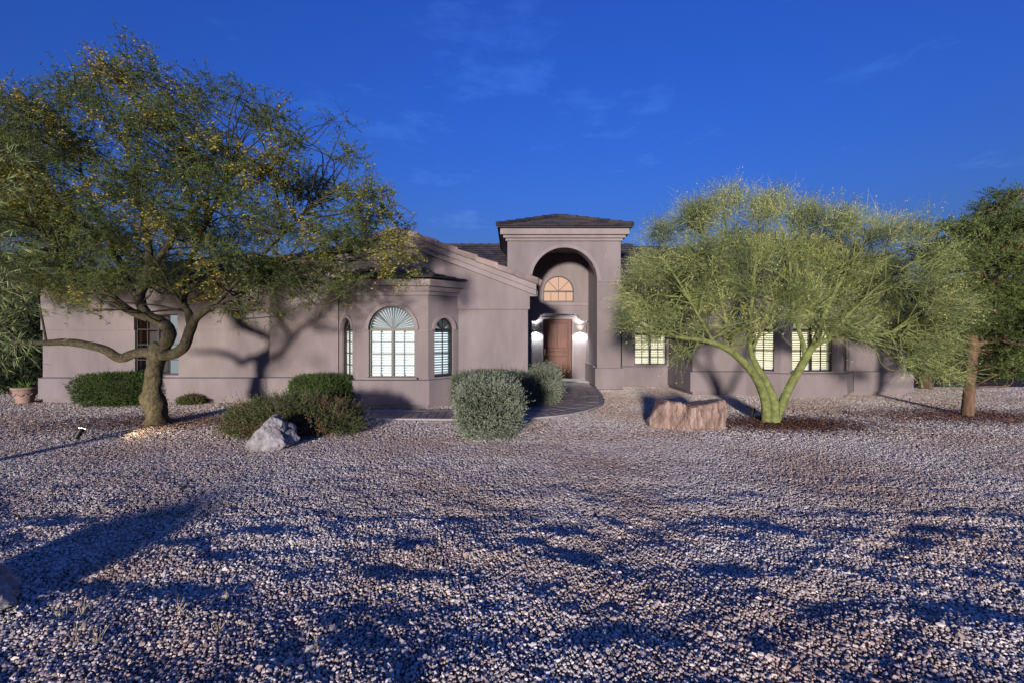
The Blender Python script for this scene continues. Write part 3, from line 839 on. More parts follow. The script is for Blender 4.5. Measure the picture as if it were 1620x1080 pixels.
for k in range(30):
    x = -7+k*.42
    mb = MB(); tube_into(mb, [(x,21,5.98),(x+.45,21,5.96)], [.11,.09], 7); mb.obj('ridge_tile', M_TILE, main)
hip_roof('roof', -14.0, -5.2, 12.45, 21, 3.36, 4.9, 12, M_TILE)
hip_roof('roof', 5.2, 13.1, 14.0, 22, 3.36, 4.95, 12, M_TILE)
x0, x1, y0, y1, ze, zr = T0-.34, T1+.34, TY-.34, 20.34, 5.60, 6.50
tr = hip_roof('roof', x0, x1, y0, y1, ze, zr, 6, M_TILE)
ts = (zr-ze)/((y1-y0)/2)
tiles_on(tr, x0+.2, x1-.1, y0-.03, ze, ts, 0, 6, lambda x, y: x0+(y-y0)*1.0+.05 < x < x1-(y-y0)*1.0-.05)
hx = (x0+x1)/2
for cx, cy in ((x0, y0), (x1, y0)):
    for k in range(7):
        t0, t1 = k/7, (k+1)/7+.03
        P_ = [Vector((cx+(hx-cx)*t, cy+((y0+y1)/2-cy)*t, ze+(zr-ze)*t+.07+(.03 if j == 0 else 0))) for j, t in enumerate((t0, t1))]
        cap = MB(); tube_into(cap, P_, [.095, .08], 8); cap.obj('hip_tile', random.choice(M_TILES[1:]), tr)

# ------------------------------------------------------------------ foliage generators
def unit(v): return v/np.maximum(np.linalg.norm(v, axis=-1, keepdims=True), 1e-9)
def leaf_quads(P, D, L, Wd, r):
    n = len(P)
    s = unit(np.cross(D, unit(r.normal(size=(n,3)))))
    L = np.broadcast_to(np.asarray(L), (n,))[:,None]; Wd = np.broadcast_to(np.asarray(Wd), (n,))[:,None]
    V = np.stack([P, P+D*L*.45+s*Wd*.5, P+D*L, P+D*L*.45-s*Wd*.5], 1)
    return V.reshape(-1, 3)
def leaf_obj(name, V, m, parent, root, r, clump=None):
    Q = np.arange(len(V)).reshape(-1, 4)
    me = np_mesh(name, V-np.array(root.location), Q)
    a = me.attributes.new('rnd', 'FLOAT', 'FACE')
    vals = r.random(len(Q))
    if clump:
        c = V[::4]; cl_ = vnoise(c[:,0]+c[:,2]*.7, c[:,1]+c[:,2]*1.3, clump)
        vals = np.clip(.5*vals + .75*(cl_-.15), 0, 1)
    a.data.foreach_set('value', vals.astype(np.float32))
    o = link_mesh(name, me, m, parent)
    if name in ('twig', 'leaflet', 'blossom', 'blade'): o['kind'] = 'stuff'
    return o
def ribbons(P0, P1, w0, w1, r):
    D = unit(P1-P0); s = unit(np.cross(D, unit(r.normal(size=D.shape))))
    w0 = np.broadcast_to(np.asarray(w0), (len(P0),))[:,None]; w1 = np.broadcast_to(np.asarray(w1), (len(P0),))[:,None]
    return np.stack([P0-s*w0/2, P0+s*w0/2, P1+s*w1/2, P1-s*w1/2], 1).reshape(-1, 3)

def sprays(blobs, n_per_m3, r, out_w, up, jit, tl, droop, nleaf, leafL, leafW, spread=.8, shell=.0, seg=3):
    """blobs: (center, radii). returns twig ribbons V, leaf base P, leaf dir D"""
    S0, DD = [], []
    for c, rad in blobs:
        c = np.array(c); rad = np.array(rad)
        n = max(6, int(n_per_m3*rad[0]*rad[1]*rad[2]*4.2))
        d = unit(r.normal(size=(n,3))); rr = (shell+(1-shell)*r.random(n)**(1/2.2))[:,None]
        s = d*rr*rad
        S0.append(c+s); DD.append(unit(out_w*d + np.array([0,0,up]) + jit*r.normal(size=(n,3))))
    S0 = np.concatenate(S0); DD = np.concatenate(DD); n = len(S0)
    ln = r.uniform(tl*.6, tl*1.35, n)[:,None]
    side = r.normal(size=(n,3))*.18
    def pos(t, i=slice(None)): return S0[i]+DD[i]*ln[i]*(t-.35)+(np.array([0,0,-droop])+side[i])*ln[i]*t*t
    tw = []
    for k in range(seg):
        tw.append(ribbons(pos(k/seg), pos((k+1)/seg), .012*(1-k/seg*.7), .012*(1-(k+1)/seg*.8), r))
    P, D = [], []
    for k in range(nleaf):
        t = r.uniform(.08, 1.0, n)[:,None]
        p = pos(t); tg = unit(pos(t+.03)-p)
        P.append(p); D.append(unit(tg*.55 + spread*r.normal(size=(n,3))))
    return np.concatenate(tw), np.concatenate(P), np.concatenate(D)

def spline(pts, n=6, wob=.02, r=None):
    Q = catmull([(p[0],p[1],p[2],p[3]) for p in pts], n)
    return Q
def limb_obj(mb, pts, sides=10, knob=0.0, seed=0):
    """pts: rows (x,y,z,r)"""
    Q = catmull(pts, 6)
    i0 = len(mb.v); up = Vector((.3,.1,1)).normalized()
    P = [Vector(q[:3]) for q in Q]; prev = None
    for k, p in enumerate(P):
        d = (P[min(k+1,len(P)-1)]-P[max(k-1,0)]).normalized()
        if prev is None: s = d.cross(Vector((0,1,.2))).normalized()
        else: s = (prev - d*prev.dot(d)).normalized()
        prev = s; w = d.cross(s)
        for j in range(sides):
            a = 2*math.pi*j/sides; dr = s*math.cos(a)+w*math.sin(a)
            f = 1.0
            if knob: f += knob*mnoise.noise((p+dr*.25)*3.2+Vector((seed,0,0))) + knob*.5*mnoise.noise((p+dr*.2)*9)
            mb.v.append(tuple(p+dr*max(.003, Q[k][3])*f))
    for k in range(len(P)-1):
        for j in range(sides):
            a, b = i0+k*sides+j, i0+k*sides+(j+1)%sides
            mb.f.append((a, b, b+sides, a+sides))
    mb.f.append(tuple(range(i0+(len(P)-1)*sides, i0+len(P)*sides)))
    return Q
def pxl(lst):
    """(px, py, Y, r) -> (x,y,z,r)"""
    return [(*at(a, b, c), d) for a, b, c, d in lst]
def attach_branches(mb, nodes, blobs, r, r0=.035, sides=5, sub=3, pen=.6):
    """thin curved branches from the nearest limb node into every blob"""
    nodes = np.array(nodes)
    for c, rad in blobs:
        c = np.array(c)
        for k in range(sub):
            tgt = c + r.uniform(-.6,.6,3)*np.array(rad)
            d = np.linalg.norm(nodes[:,:3]-tgt, axis=1) + np.maximum(0, nodes[:,2]-tgt[2])*pen
            s = nodes[np.argsort(d)[int(r.integers(0, 14))]]
            mid = (s[:3]+tgt)/2 + r.normal(size=3)*.12*np.linalg.norm(tgt-s[:3]) + np.array([0,0,.08])
            ra = min(r0, s[3]*.7)
            limb_obj(mb, [(*s[:3], ra), (*(s[:3]*.6+mid*.4), ra*.85), (*mid, ra*.65), (*tgt, ra*.25)], sides)

def bark(name, c, sc=14, bump=.8, stretch=3.0):
    m = mat(name, c, .95, .1)
    n = m.node_tree; b = n.nodes['Principled BSDF']; t = [x for x in n.nodes if x.type == 'TEX_COORD'][0]
    mp_ = n.nodes.new('ShaderNodeMapping'); mp_.inputs['Scale'].default_value = (1, 1, 1/stretch)
    z = n.nodes.new('ShaderNodeTexNoise'); z.inputs['Scale'].default_value = sc; z.inputs['Detail'].default_value = 8; z.inputs['Roughness'].default_value = .7
    r = n.nodes.new('ShaderNodeValToRGB'); r.color_ramp.elements[0].position = .35; r.color_ramp.elements[0].color = (*[x*.45 for x in c],1); r.color_ramp.elements[1].position = .68; r.color_ramp.elements[1].color = (*[min(1,x*1.45) for x in c],1)
    bp = n.nodes.new('ShaderNodeBump'); bp.inputs['Strength'].default_value = bump; bp.inputs['Distance'].default_value = .03
    n.links.new(t.outputs['Object'], mp_.inputs[0]); n.links.new(mp_.outputs[0], z.inputs['Vector']); n.links.new(z.outputs['Fac'], r.inputs[0]); n.links.new(r.outputs[0], b.inputs['Base Color'])
    n.links.new(z.outputs['Fac'], bp.inputs['Height']); n.links.new(bp.outputs[0], b.inputs['Normal'])
    return m

# ------------------------------------------------------------------ left tree (thorny, yellow-flecked)
r = np.random.default_rng(11)
bl = at(248, 672, 9.9); bl.z = 0
ltree = empty('thorn_tree', bl, 'large spreading tree with crooked trunk and yellow flecked foliage left of the bay', 'tree')
tb = MB(); nodes = []
def limb(mb, lst, knob=.12, sides=12, seed=0):
    Q = limb_obj(mb, pxl(lst), sides, knob, seed); nodes.extend(Q.tolist())
limb(tb, [(247,690,9.9,.33),(249,668,9.9,.25),(247,652,9.9,.195),(241,632,9.9,.225),(243,617,9.9,.17),(244,600,9.9,.16),(245,580,9.9,.165),(250,556,9.9,.17),(256,545,9.92,.15)], .30, 20)
limb(tb, [(248,562,9.9,.14),(232,557,9.85,.12),(212,559,9.8,.105),(190,566,9.7,.10),(168,554,9.6,.085),(140,546,9.5,.085),(105,541,9.4,.075),(66,542,9.3,.06),(10,538,9.0,.045)], .14, 9, 3)
limb(tb, [(250,560,9.92,.14),(264,540,9.9,.125),(269,524,9.9,.12),(255,510,9.95,.115),(236,500,10,.105),(225,486,10.1,.10),(222,466,10.2,.095),(232,440,10.3,.10),(236,400,10.4,.08),(228,350,10.5,.06),(215,270,10.5,.04),(230,160,10.5,.02)], .14, 10, 5)
limb(tb, [(254,562,9.88,.12),(278,558,9.8,.115),(293,545,9.7,.105),(301,522,9.6,.10),(310,503,9.5,.085),(330,487,9.5,.08),(352,478,9.6,.062),(392,458,9.8,.048),(430,425,10,.038),(490,405,10.1,.026),(560,400,10.1,.014)], .14, 9, 7)
limb(tb, [(303,515,9.6,.085),(298,496,9.65,.08),(290,480,9.7,.07),(291,440,9.8,.06),(315,380,9.9,.045),(350,300,10,.035),(380,220,10,.02)], .12, 8, 9)
limb(tb, [(236,503,10,.10),(205,492,9.9,.085),(178,470,9.8,.07),(140,440,9.6,.055),(90,400,9.4,.04),(40,340,9.2,.025)], .12, 8, 11)
limb(tb, [(232,440,10.3,.075),(268,385,10.4,.06),(330,310,10.6,.045),(410,250,10.7,.03),(480,220,10.6,.02)], .1, 7, 13)
limb(tb, [(224,486,10.1,.07),(190,420,10.6,.055),(150,330,11,.04),(110,220,11.1,.025),(90,150,11,.015)], .1, 7, 15)
limb(tb, [(340,482,9.5,.045),(410,410,9.8,.035),(480,340,10,.03),(540,290,10,.02)], .1, 7, 17)
crown = [(40,170,60),(20,250,70),(30,340,70),(50,420,60),(110,160,50),(110,240,60),(110,320,60),(110,400,60),(100,465,35),(180,130,45),(190,200,55),(190,290,60),(185,370,60),(175,440,45),(240,110,40),(260,180,55),(270,270,60),(265,350,60),(270,420,45),(330,150,45),(340,230,55),(345,310,60),(345,390,55),(350,450,35),(410,190,45),(420,270,55),(425,350,55),(425,420,45),(470,215,40),(490,290,50),(500,370,50),(500,430,40),(545,240,32),(560,310,45),(570,380,45),(560,450,32),(620,400,35),(615,345,30),(640,425,24),(590,350,32),(628,378,28),(600,300,26),(655,400,18),(400,450,30),(470,450,30),(540,445,28),(440,430,30),(310,465,24),(360,485,18),(250,455,24),(150,480,20),(450,492,16),(480,480,25),(400,495,22),(200,80,22),(390,140,22),(530,200,20),(-40,220,70),(-60,330,80),(-40,420,70)]
blobs = []
for px, py, rp_ in crown:
    for k in range(2):
        Y = r.uniform(8.4, 11.4) if px < 430 else r.uniform(8.6, 10.8)
        m_ = F/Y; c = at(px+r.uniform(-18,18), py+r.uniform(-14,14), Y)
        s_ = rp_*.78/m_
        blobs.append(((c.x, c.y, c.z), (s_*1.12, s_*1.1, s_*.78)))
attach_branches(tb, nodes, blobs, r, .024, 5, 2)
M_BARK1 = bark('grey_bark', (.072, .064, .044), 15, 1.6, 1.5)
tb.obj('trunk', M_BARK1, ltree, smooth=True)
tw, P, D = sprays(blobs, 150, r, .8, .18, .6, .50, .12, 30, .05, .02)
D[:, 2] *= .7; D = unit(D)
M_LEAF1 = leaf_mat('thorn_leaf', (.052, .092, .028), (.20, .255, .070), None, trans=.45)
M_TWIG1 = mat('twig', (.07, .06, .04), .9, .1)
V = leaf_quads(P, D, r.uniform(.04, .09, len(P)), r.uniform(.010, .018, len(P)), r)
cr_ = leaf_obj('crown', V, M_LEAF1, ltree, ltree, r, .8)
leaf_obj('twig', tw, M_TWIG1, cr_, ltree, r)
sel = vnoise(P[:,0]+P[:,2]*.6, P[:,1]*.7+P[:,2], .55) + r.random(len(P))*.5
top = np.argsort(-sel)[:int(len(P)*.13)]
VB = leaf_quads(P[top]+r.normal(size=(len(top),3))*.02, unit(r.normal(size=(len(top),3))*np.array([1,1,.4])), r.uniform(.04,.075,len(top)), .026, r)
leaf_obj('blossom', VB, leaf_mat('yellow_blossom', (.34,.24,.04), (.55,.42,.09), trans=.35), ltree, ltree, r)

# ------------------------------------------------------------------ palo verde (right)
r = np.random.default_rng(21)
bp_ = at(1217, 668, 10.05); bp_.z = 0
pv = empty('palo_verde_tree', bp_, 'lime green forked tree with fine wispy twigs beside the sandstone boulder', 'tree')
tb = MB(); nodes = []
limb(tb, [(1214,682,10.05,0.139),(1213,660,10.05,0.111),(1211,635,10.05,0.098),(1203,610,10,0.094),(1190,588,9.95,0.090),(1172,568,9.9,0.082),(1148,550,9.8,0.070),(1112,538,9.7,0.049),(1070,533,9.6,0.033),(1020,520,9.5,0.018)], .05, 12, 1)
limb(tb, [(1226,680,10.0,0.115),(1226,655,10.0,0.102),(1224,632,10.02,0.094),(1213,606,10.1,0.082),(1199,582,10.2,0.070),(1188,556,10.3,0.057),(1186,520,10.4,0.045),(1192,450,10.5,0.033),(1200,370,10.5,0.018)], .05, 11, 2)
limb(tb, [(1222,678,10.1,0.107),(1232,652,10.1,0.094),(1244,622,10.05,0.090),(1260,592,10,0.086),(1274,567,9.95,0.082),(1285,550,9.9,0.070),(1302,540,9.8,0.049),(1340,530,9.6,0.034),(1400,528,9.4,0.025),(1460,500,9.3,0.015)], .05, 12, 3)
limb(tb, [(1274,567,9.95,0.057),(1271,545,10,0.049),(1262,515,10.1,0.041),(1252,460,10.2,0.033),(1248,390,10.3,0.018)], .05, 8, 4)
limb(tb, [(1285,550,9.9,0.057),(1294,525,9.95,0.049),(1312,480,10.1,0.041),(1345,420,10.2,0.029),(1380,365,10.2,0.016)], .05, 8, 5)
limb(tb, [(1160,558,9.85,0.049),(1152,520,9.9,0.041),(1136,460,10,0.033),(1115,390,10,0.023),(1105,340,10,0.015)], .05, 8, 6)
limb(tb, [(1130,543,9.75,0.037),(1105,500,9.6,0.029),(1070,440,9.5,0.023),(1040,400,9.5,0.015)], .05, 7, 7)
limb(tb, [(1188,556,10.3,0.037),(1215,500,10.5,0.029),(1240,440,10.7,0.021),(1250,360,10.7,0.012)], .05, 7, 8)
limb(tb, [(1310,536,9.75,0.037),(1360,480,9.6,0.029),(1420,430,9.6,0.023),(1470,400,9.6,0.012)], .05, 7, 9)
limb(tb, [(1186,520,10.4,0.033),(1165,460,10.7,0.025),(1150,400,10.9,0.016),(1145,340,10.9,0.012)], .05, 7, 10)
pcrown = [(1030,420,40),(1020,480,38),(1060,370,38),(1070,440,45),(1060,500,38),(1110,345,40),(1120,410,48),(1115,475,45),(1160,325,40),(1170,390,50),(1175,460,42),(1160,520,25),(1215,335,38),(1225,400,50),(1230,465,40),(1270,345,40),(1285,410,50),(1290,470,42),(1330,355,42),(1345,420,50),(1340,480,45),(1390,365,42),(1400,430,50),(1400,495,42),(1445,375,38),(1455,440,48),(1460,505,42),(1490,420,32),(1500,480,35),(1490,545,30),(1465,565,25),(1000,455,22),(1100,520,22),(1320,515,28),(1370,520,28),(1430,540,26),(1500,590,22),(1475,600,18),(1510,520,26),(1440,580,18),(1040,530,22),(1005,505,22),(1085,545,16),(1285,505,26),(1250,500,24),(1215,508,22),(1325,512,24),(1195,520,16)]
blobs = []
for px, py, rp_ in pcrown:
    for k in range(2):
        Y = r.uniform(8.7, 11.4); m_ = F/Y; c = at(px+r.uniform(-12,12), py+r.uniform(-10,10), Y); s_ = rp_*.8/m_
        blobs.append(((c.x, c.y, c.z), (s_, s_*1.1, s_*.9)))
attach_branches(tb, nodes, blobs, r, .022, 5, 4, .15)
M_PVB = mat('green_bark', (.160, .178, .062), .85, .12, var=.5, vscale=9, bump=1.0, bscale=16)
tb.obj('trunk', M_PVB, pv, smooth=True)
tc_ = np.array(at(1235, 520, 10))
S0, DD = [], []
for c, rad in blobs:
    c = np.array(c); rad = np.array(rad)*r.uniform(.72, 1.0); n = int(1350*r.uniform(.45, 1.5)*rad[0]*rad[1]*rad[2]*4.2)+20
    s = c + unit(r.normal(size=(n,3)))*(r.random(n)**(1/2.4))[:,None]*np.array(rad)
    S0.append(s)
    DD.append(unit(unit(s-tc_)*1.0 + np.array([0,0,.20]) + .85*r.normal(size=(n,3))))
S0 = np.concatenate(S0); DD = np.concatenate(DD)
n = len(S0); ln = r.uniform(.22, .60, n)[:,None]; bend = r.normal(size=(n,3))*.22 + np.array([0,0,-.16])
def ppos(t): return S0 + DD*ln*t + bend*ln*t*t
VT = np.concatenate([ribbons(ppos(k/3), ppos((k+1)/3), .0085-.002*k, .0065-.002*k, r) for k in range(3)])
M_PVT = leaf_mat('green_twig', (.060, .085, .032), (.32, .36, .135), (.60,.58,.25), trans=.15)
cr_ = leaf_obj('crown', VT, M_PVT, pv, pv, r, .4)
t = r.random((n*3,1)); i3 = np.repeat(np.arange(n), 3)
p3 = S0[i3]+DD[i3]*ln[i3]*t+bend[i3]*ln[i3]*t*t
VL = leaf_quads(p3, unit(DD[i3]*.6+.8*r.normal(size=(n*3,3))), r.uniform(.025,.06,n*3), .013, r)
leaf_obj('leaflet', VL, M_PVT, cr_, pv, r, .4)
tips = ppos(1.0); pick = np.where((r.random(n) < .16) & (vnoise(tips[:,0]+tips[:,2], tips[:,1]+tips[:,2]*.6, .5) > .5))[0]
pk = np.repeat(pick, 4)
leaf_obj('blossom', leaf_quads(tips[pk]+r.normal(size=(len(pk),3))*.03, unit(r.normal(size=(len(pk),3))), r.uniform(.025,.05,len(pk)), .024, r), leaf_mat('pale_blossom', (.38,.38,.10), (.60,.56,.20), trans=.3), pv, pv, r)
# ------------------------------------------------------------------ right tree with brown bark
r = np.random.default_rng(31)
br_ = at(1530, 657, 10.9); br_.z = 0
rt = empty('evergreen_tree', br_, 'dark green tree with straight brown trunk at the far right edge', 'tree')
tb = MB(); nodes = []
limb(tb, [(1531,675,10.9,0.144),(1531,655,10.9,0.119),(1533,620,10.9,0.112),(1536,580,10.9,0.108),(1539,548,10.9,0.108),(1537,520,10.9,0.086),(1540,470,10.95,0.072),(1555,400,11,0.050),(1575,330,11,0.022)], .14, 12, 1)
limb(tb, [(1539,552,10.9,0.072),(1555,542,10.8,0.058),(1580,540,10.7,0.047),(1620,545,10.5,0.036),(1660,540,10.3,0.022)], .1, 8, 2)
limb(tb, [(1538,530,10.9,0.050),(1515,500,11.1,0.036),(1490,450,11.3,0.025),(1470,400,11.4,0.014)], .1, 7, 3)
limb(tb, [(1540,480,10.95,0.043),(1580,440,10.7,0.032),(1630,400,10.6,0.022)], .1, 7, 4)
rcrown = [(1575,330,28),(1600,350,34),(1560,365,32),(1525,350,24),(1490,360,22),(1540,400,38),(1590,405,40),(1505,410,34),(1475,400,24),(1550,450,38),(1600,460,40),(1510,460,32),(1560,500,34),(1610,515,36),(1530,505,24),(1590,530,24),(1630,420,45),(1640,350,40),(1650,500,45),(1600,575,26),(1575,560,18),(1640,580,30),(1605,310,18),(1590,548,20),(1625,555,24),(1565,535,16),(1500,385,24),(1585,300,16)]
blobs = []
for px, py, rp_ in rcrown:
    for k in range(2):
        Y = r.uniform(9.9, 12.3); m_ = F/Y; c = at(px+r.uniform(-10,10), py+r.uniform(-8,8), Y); s_ = rp_*.8/m_
        blobs.append(((c.x, c.y, c.z), (s_*1.2, s_*1.2, s_*.6)))
attach_branches(tb, nodes, blobs, r, .03, 5, 2)
tb.obj('trunk', bark('brown_bark', (.17, .105, .07), 9, 1.0, 5.0), rt, smooth=True)
tw, P, D = sprays(blobs, 420, r, .9, .2, .45, .34, .10, 26, .05, .02, spread=.6)
V = leaf_quads(P, D, r.uniform(.05, .10, len(P)), r.uniform(.012, .02, len(P)), r)
cr_ = leaf_obj('crown', V, leaf_mat('evergreen_leaf', (.05,.08,.022), (.22,.28,.08), trans=.35), rt, rt, r, .6)
leaf_obj('twig', tw, M_TWIG1, cr_, rt, r)

# ------------------------------------------------------------------ willow-leaved tree entering at the left edge
r = np.random.default_rng(41)
wl = empty('willow_acacia', (-8.2, 6.3, 0), 'light green long leaved tree reaching in from the left edge', 'tree')
tb = MB(); nodes = []
Q = limb_obj(tb, [(-8.2,6.3,-.1,.12),(-8.15,6.3,1.0,.10),(-8.1,6.3,2.2,.08),(-7.9,6.25,3.4,.05),(-7.8,6.2,4.6,.02)], 9, .1); nodes.extend(Q.tolist())
wc = [(8,250,22),(-20,290,40),(15,430,22),(-15,400,40),(25,465,24),(10,510,26),(35,540,20),(-25,470,45),(-40,340,45),(-20,545,35),(45,490,14)]
blobs = []
for px, py, rp_ in wc:
    for k in range(2):
        Y = r.uniform(5.8, 6.8); m_ = F/Y; c = at(px+r.uniform(-8,4), py+r.uniform(-8,8), Y); s_ = rp_*.75/m_
        blobs.append(((c.x,c.y,c.z),(s_,s_*1.1,s_*.8)))
attach_branches(tb, nodes, blobs, r, .02, 5, 2)
tb.obj('trunk', M_BARK1, wl, smooth=True)
tw, P, D = sprays(blobs, 190, r, .7, -.1, .5, .32, .22, 9, .1, .01, spread=.42)
D[:,2] -= .25; D[:,0] += .15; D = unit(D)
V = leaf_quads(P, D, r.uniform(.11, .19, len(P)), r.uniform(.009, .014, len(P)), r)
cr_ = leaf_obj('crown', V, leaf_mat('willow_leaf', (.16,.21,.07), (.36,.42,.19), trans=.3), wl, wl, r, .5)
leaf_obj('twig', tw, M_TWIG1, cr_, wl, r)

# ------------------------------------------------------------------ shrubs
def shrub(name, label, loc, rad, zc, power, n, mL, r, leafL=(.03,.05), leafW=.016, sprig=.12, nleaf=8, upb=.25, spiky=.12, group=None, core_c=(.03,.035,.018), outw=1.0, base_cut=True):
    """sprigs on a rounded-box surface; loc = base centre, rad = half sizes, zc = centre height"""
    loc = Vector(loc); root = empty(name, loc, label, 'shrub', group)
    N_ = n; d = unit(r.normal(size=(N_,3)))
    f = (np.abs(d)**power).sum(1)**(-1/power)
    rad = np.array(rad)
    lump = 1 + .10*(vnoise(d[:,0]*1.7+loc.x*3, d[:,2]*1.7+d[:,1]*2.1+loc.y*5, .55)-.5)*2
    s = d*f[:,None]*rad*lump[:,None]
    depth = 1 - .30*r.random(N_)**1.6
    s = s*depth[:,None]
    s[:,2] += zc
    ok = s[:,2] > .03; s = s[ok]; d = d[ok]
    nrm = unit(d/rad)
    dd = unit(nrm*outw + np.array([0,0,upb]) + .28*r.normal(size=s.shape))
    ln = sprig*r.uniform(.5,1.0,len(s))*(1+spiky*r.normal(size=len(s)).clip(-1,3)); ln = ln*np.where(r.random(len(s)) < .035, r.uniform(1.6, 2.6, len(s)), 1.0); ln = ln[:,None]
    P, D = [], []
    for k in range(nleaf):
        t = (k+.6*r.random((len(s),1)))/nleaf
        P.append(s + dd*ln*t); D.append(unit(dd*(.5+.6*t) + .65*r.normal(size=s.shape)))
    P = np.concatenate(P)+np.array(loc); D = np.concatenate(D)
    V = leaf_quads(P, D, r.uniform(*leafL, len(P)), leafW*r.uniform(.8,1.2,len(P)), r)
    leaf_obj('foliage', V, mL, root, root, r, .35)
    st = ribbons(s+np.array(loc), s+dd*ln+np.array(loc), .007, .004, r)
    leaf_obj('twig', st, M_TWIG1, root, root, r)
    # woody core
    mb = MB(); nu, nv = 20, 12
    for i in range(nv+1):
        for j in range(nu):
            a, b = math.pi*i/nv-math.pi/2, 2*math.pi*j/nu
            q = np.array([math.cos(a)*math.cos(b), math.cos(a)*math.sin(b), math.sin(a)])
            ff = (np.abs(q)**power).sum()**(-1/power); q = q*ff*rad*.74*(1+.1*mnoise.noise(Vector(q)*3))
            mb.v.append((q[0]+loc.x, q[1]+loc.y, max(-.02, q[2]+zc)+loc.z))
    for i in range(nv):
        for j in range(nu):
            a, b = i*nu+j, i*nu+(j+1)%nu; mb.f.append((a, b, b+nu, a+nu))
    mb.obj('branches', mat(name+'_core', core_c, .95, .05, var=.4, vscale=12), root)
    return root
M_SIL = leaf_mat('silver_leaf', (.12,.155,.10), (.36,.40,.30), trans=.15)
M_GRN = leaf_mat('green_leaf', (.03,.06,.015), (.11,.19,.04), trans=.25)
M_SAGE = leaf_mat('sage_leaf', (.07,.11,.06), (.17,.22,.13), trans=.15)
M_RED = leaf_mat('red_green_leaf', (.045,.08,.024), (.14,.15,.055), (.36,.15,.12), trans=.2)
r = np.random.default_rng(51)
def gp(px, py): Y = CAMZ*F/(py-HZ); return (gx(px, Y), Y, 0)
b = gp(774, 690); shrub('silver_shrub', 'pale silver green rounded shrub standing alone in front of the gable', b, (.55,.52,.54), .54, 3.2, 3400, M_SIL, r, (.026,.042), .016, .17, 10, .55, .30, outw=.8)
b = gp(781, 655); shrub('green_hedge', 'dark green hedge shrub hidden behind the silver shrub', (-.50, 12.0, 0), (1.08,.42,.44), .46, 3.5, 4200, M_SAGE, r, (.025,.04), .014, .15, 8, .6, .2)
b = gp(861, 640); shrub('entry_shrub', 'grey green shrub at the entry partly hiding the front door', (b[0],b[1]+.1,0), (.40,.42,.50), .50, 2.6, 2200, M_SIL, r, (.028,.045), .016, .22, 9, .5, .25)
b = gp(508, 652); shrub('clipped_hedge', 'rounded dark green hedge shrub under the left bay window', (-4.95,11.95,0), (.80,.42,.43), .43, 3.2, 4200, M_GRN, r, (.022,.04), .015, .10, 9, .4, .1)
b = gp(171, 642); shrub('clipped_hedge', 'boxy clipped green hedge at the left wing behind the crooked trunk', (b[0]+.0,b[1]+.2,0), (.98,.45,.42), .42, 4.0, 4200, M_GRN, r, (.022,.04), .015, .10, 9, .4, .1)
b = gp(445, 692); shrub('spreading_shrub', 'low spreading shrub with reddish flowers behind the white rock', (b[0]-.02,b[1]+.55,0), (1.30,.75,.42), .18, 2.2, 5600, M_RED, r, (.03,.05), .013, .22, 9, .25, .3, core_c=(.04,.03,.02))
b = gp(296, 640); shrub('small_shrub', 'small olive mound plant against the left wing plinth', (b[0],b[1]+.1,0), (.34,.25,.16), .08, 2.2, 700, leaf_mat('olive_leaf', (.09,.10,.03), (.18,.18,.06)), r, (.02,.035), .012, .08, 7, .4, .1)

# dark planting beyond the house
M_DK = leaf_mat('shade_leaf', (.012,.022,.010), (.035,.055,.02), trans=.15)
def back_shrub(x, y, rx, ry, h, label, cat_group=None):
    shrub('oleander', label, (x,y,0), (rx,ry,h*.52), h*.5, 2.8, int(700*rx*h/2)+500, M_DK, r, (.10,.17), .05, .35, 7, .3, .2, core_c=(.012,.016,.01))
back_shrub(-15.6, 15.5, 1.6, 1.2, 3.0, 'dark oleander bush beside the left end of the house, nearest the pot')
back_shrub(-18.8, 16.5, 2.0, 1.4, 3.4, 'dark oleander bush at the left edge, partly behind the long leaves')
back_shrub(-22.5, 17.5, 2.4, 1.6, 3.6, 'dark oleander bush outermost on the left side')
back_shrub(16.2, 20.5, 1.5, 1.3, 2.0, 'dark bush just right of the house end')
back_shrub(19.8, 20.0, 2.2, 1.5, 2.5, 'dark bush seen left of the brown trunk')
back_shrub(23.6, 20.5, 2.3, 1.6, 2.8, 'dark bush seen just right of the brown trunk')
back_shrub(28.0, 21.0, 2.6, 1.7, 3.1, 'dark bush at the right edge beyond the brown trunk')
# small tree behind the right corner
ob = (14.6, 16.1, 0); bt = empty('shade_tree', ob, 'shaded small tree between the house end and the brown trunk', 'tree')
tb = MB(); Q = limb_obj(tb, [(14.6,16.1,-.1,.22),(14.62,16.1,.6,.19),(14.6,16.1,1.3,.17),(14.7,16.2,2.1,.14),(14.9,16.3,3.2,.06)], 9, .1); nodes = Q.tolist()
blobs = [((14.6+r.uniform(-1.2,1.2),16.1+r.uniform(-1,1),2.7+r.uniform(-.6,.9)),(.7,.7,.5)) for k in range(14)]
attach_branches(tb, nodes, blobs, r, .03, 5, 2); tb.obj('trunk', bark('dark_bark', (.10,.07,.05)), bt, smooth=True)
tw, P, D = sprays(blobs, 60, r, .8, .1, .5, .35, .2, 14, .05, .02)
leaf_obj('crown', leaf_quads(P, D, r.uniform(.05,.10,len(P)), .03, r), M_DK, bt, bt, r, .6)

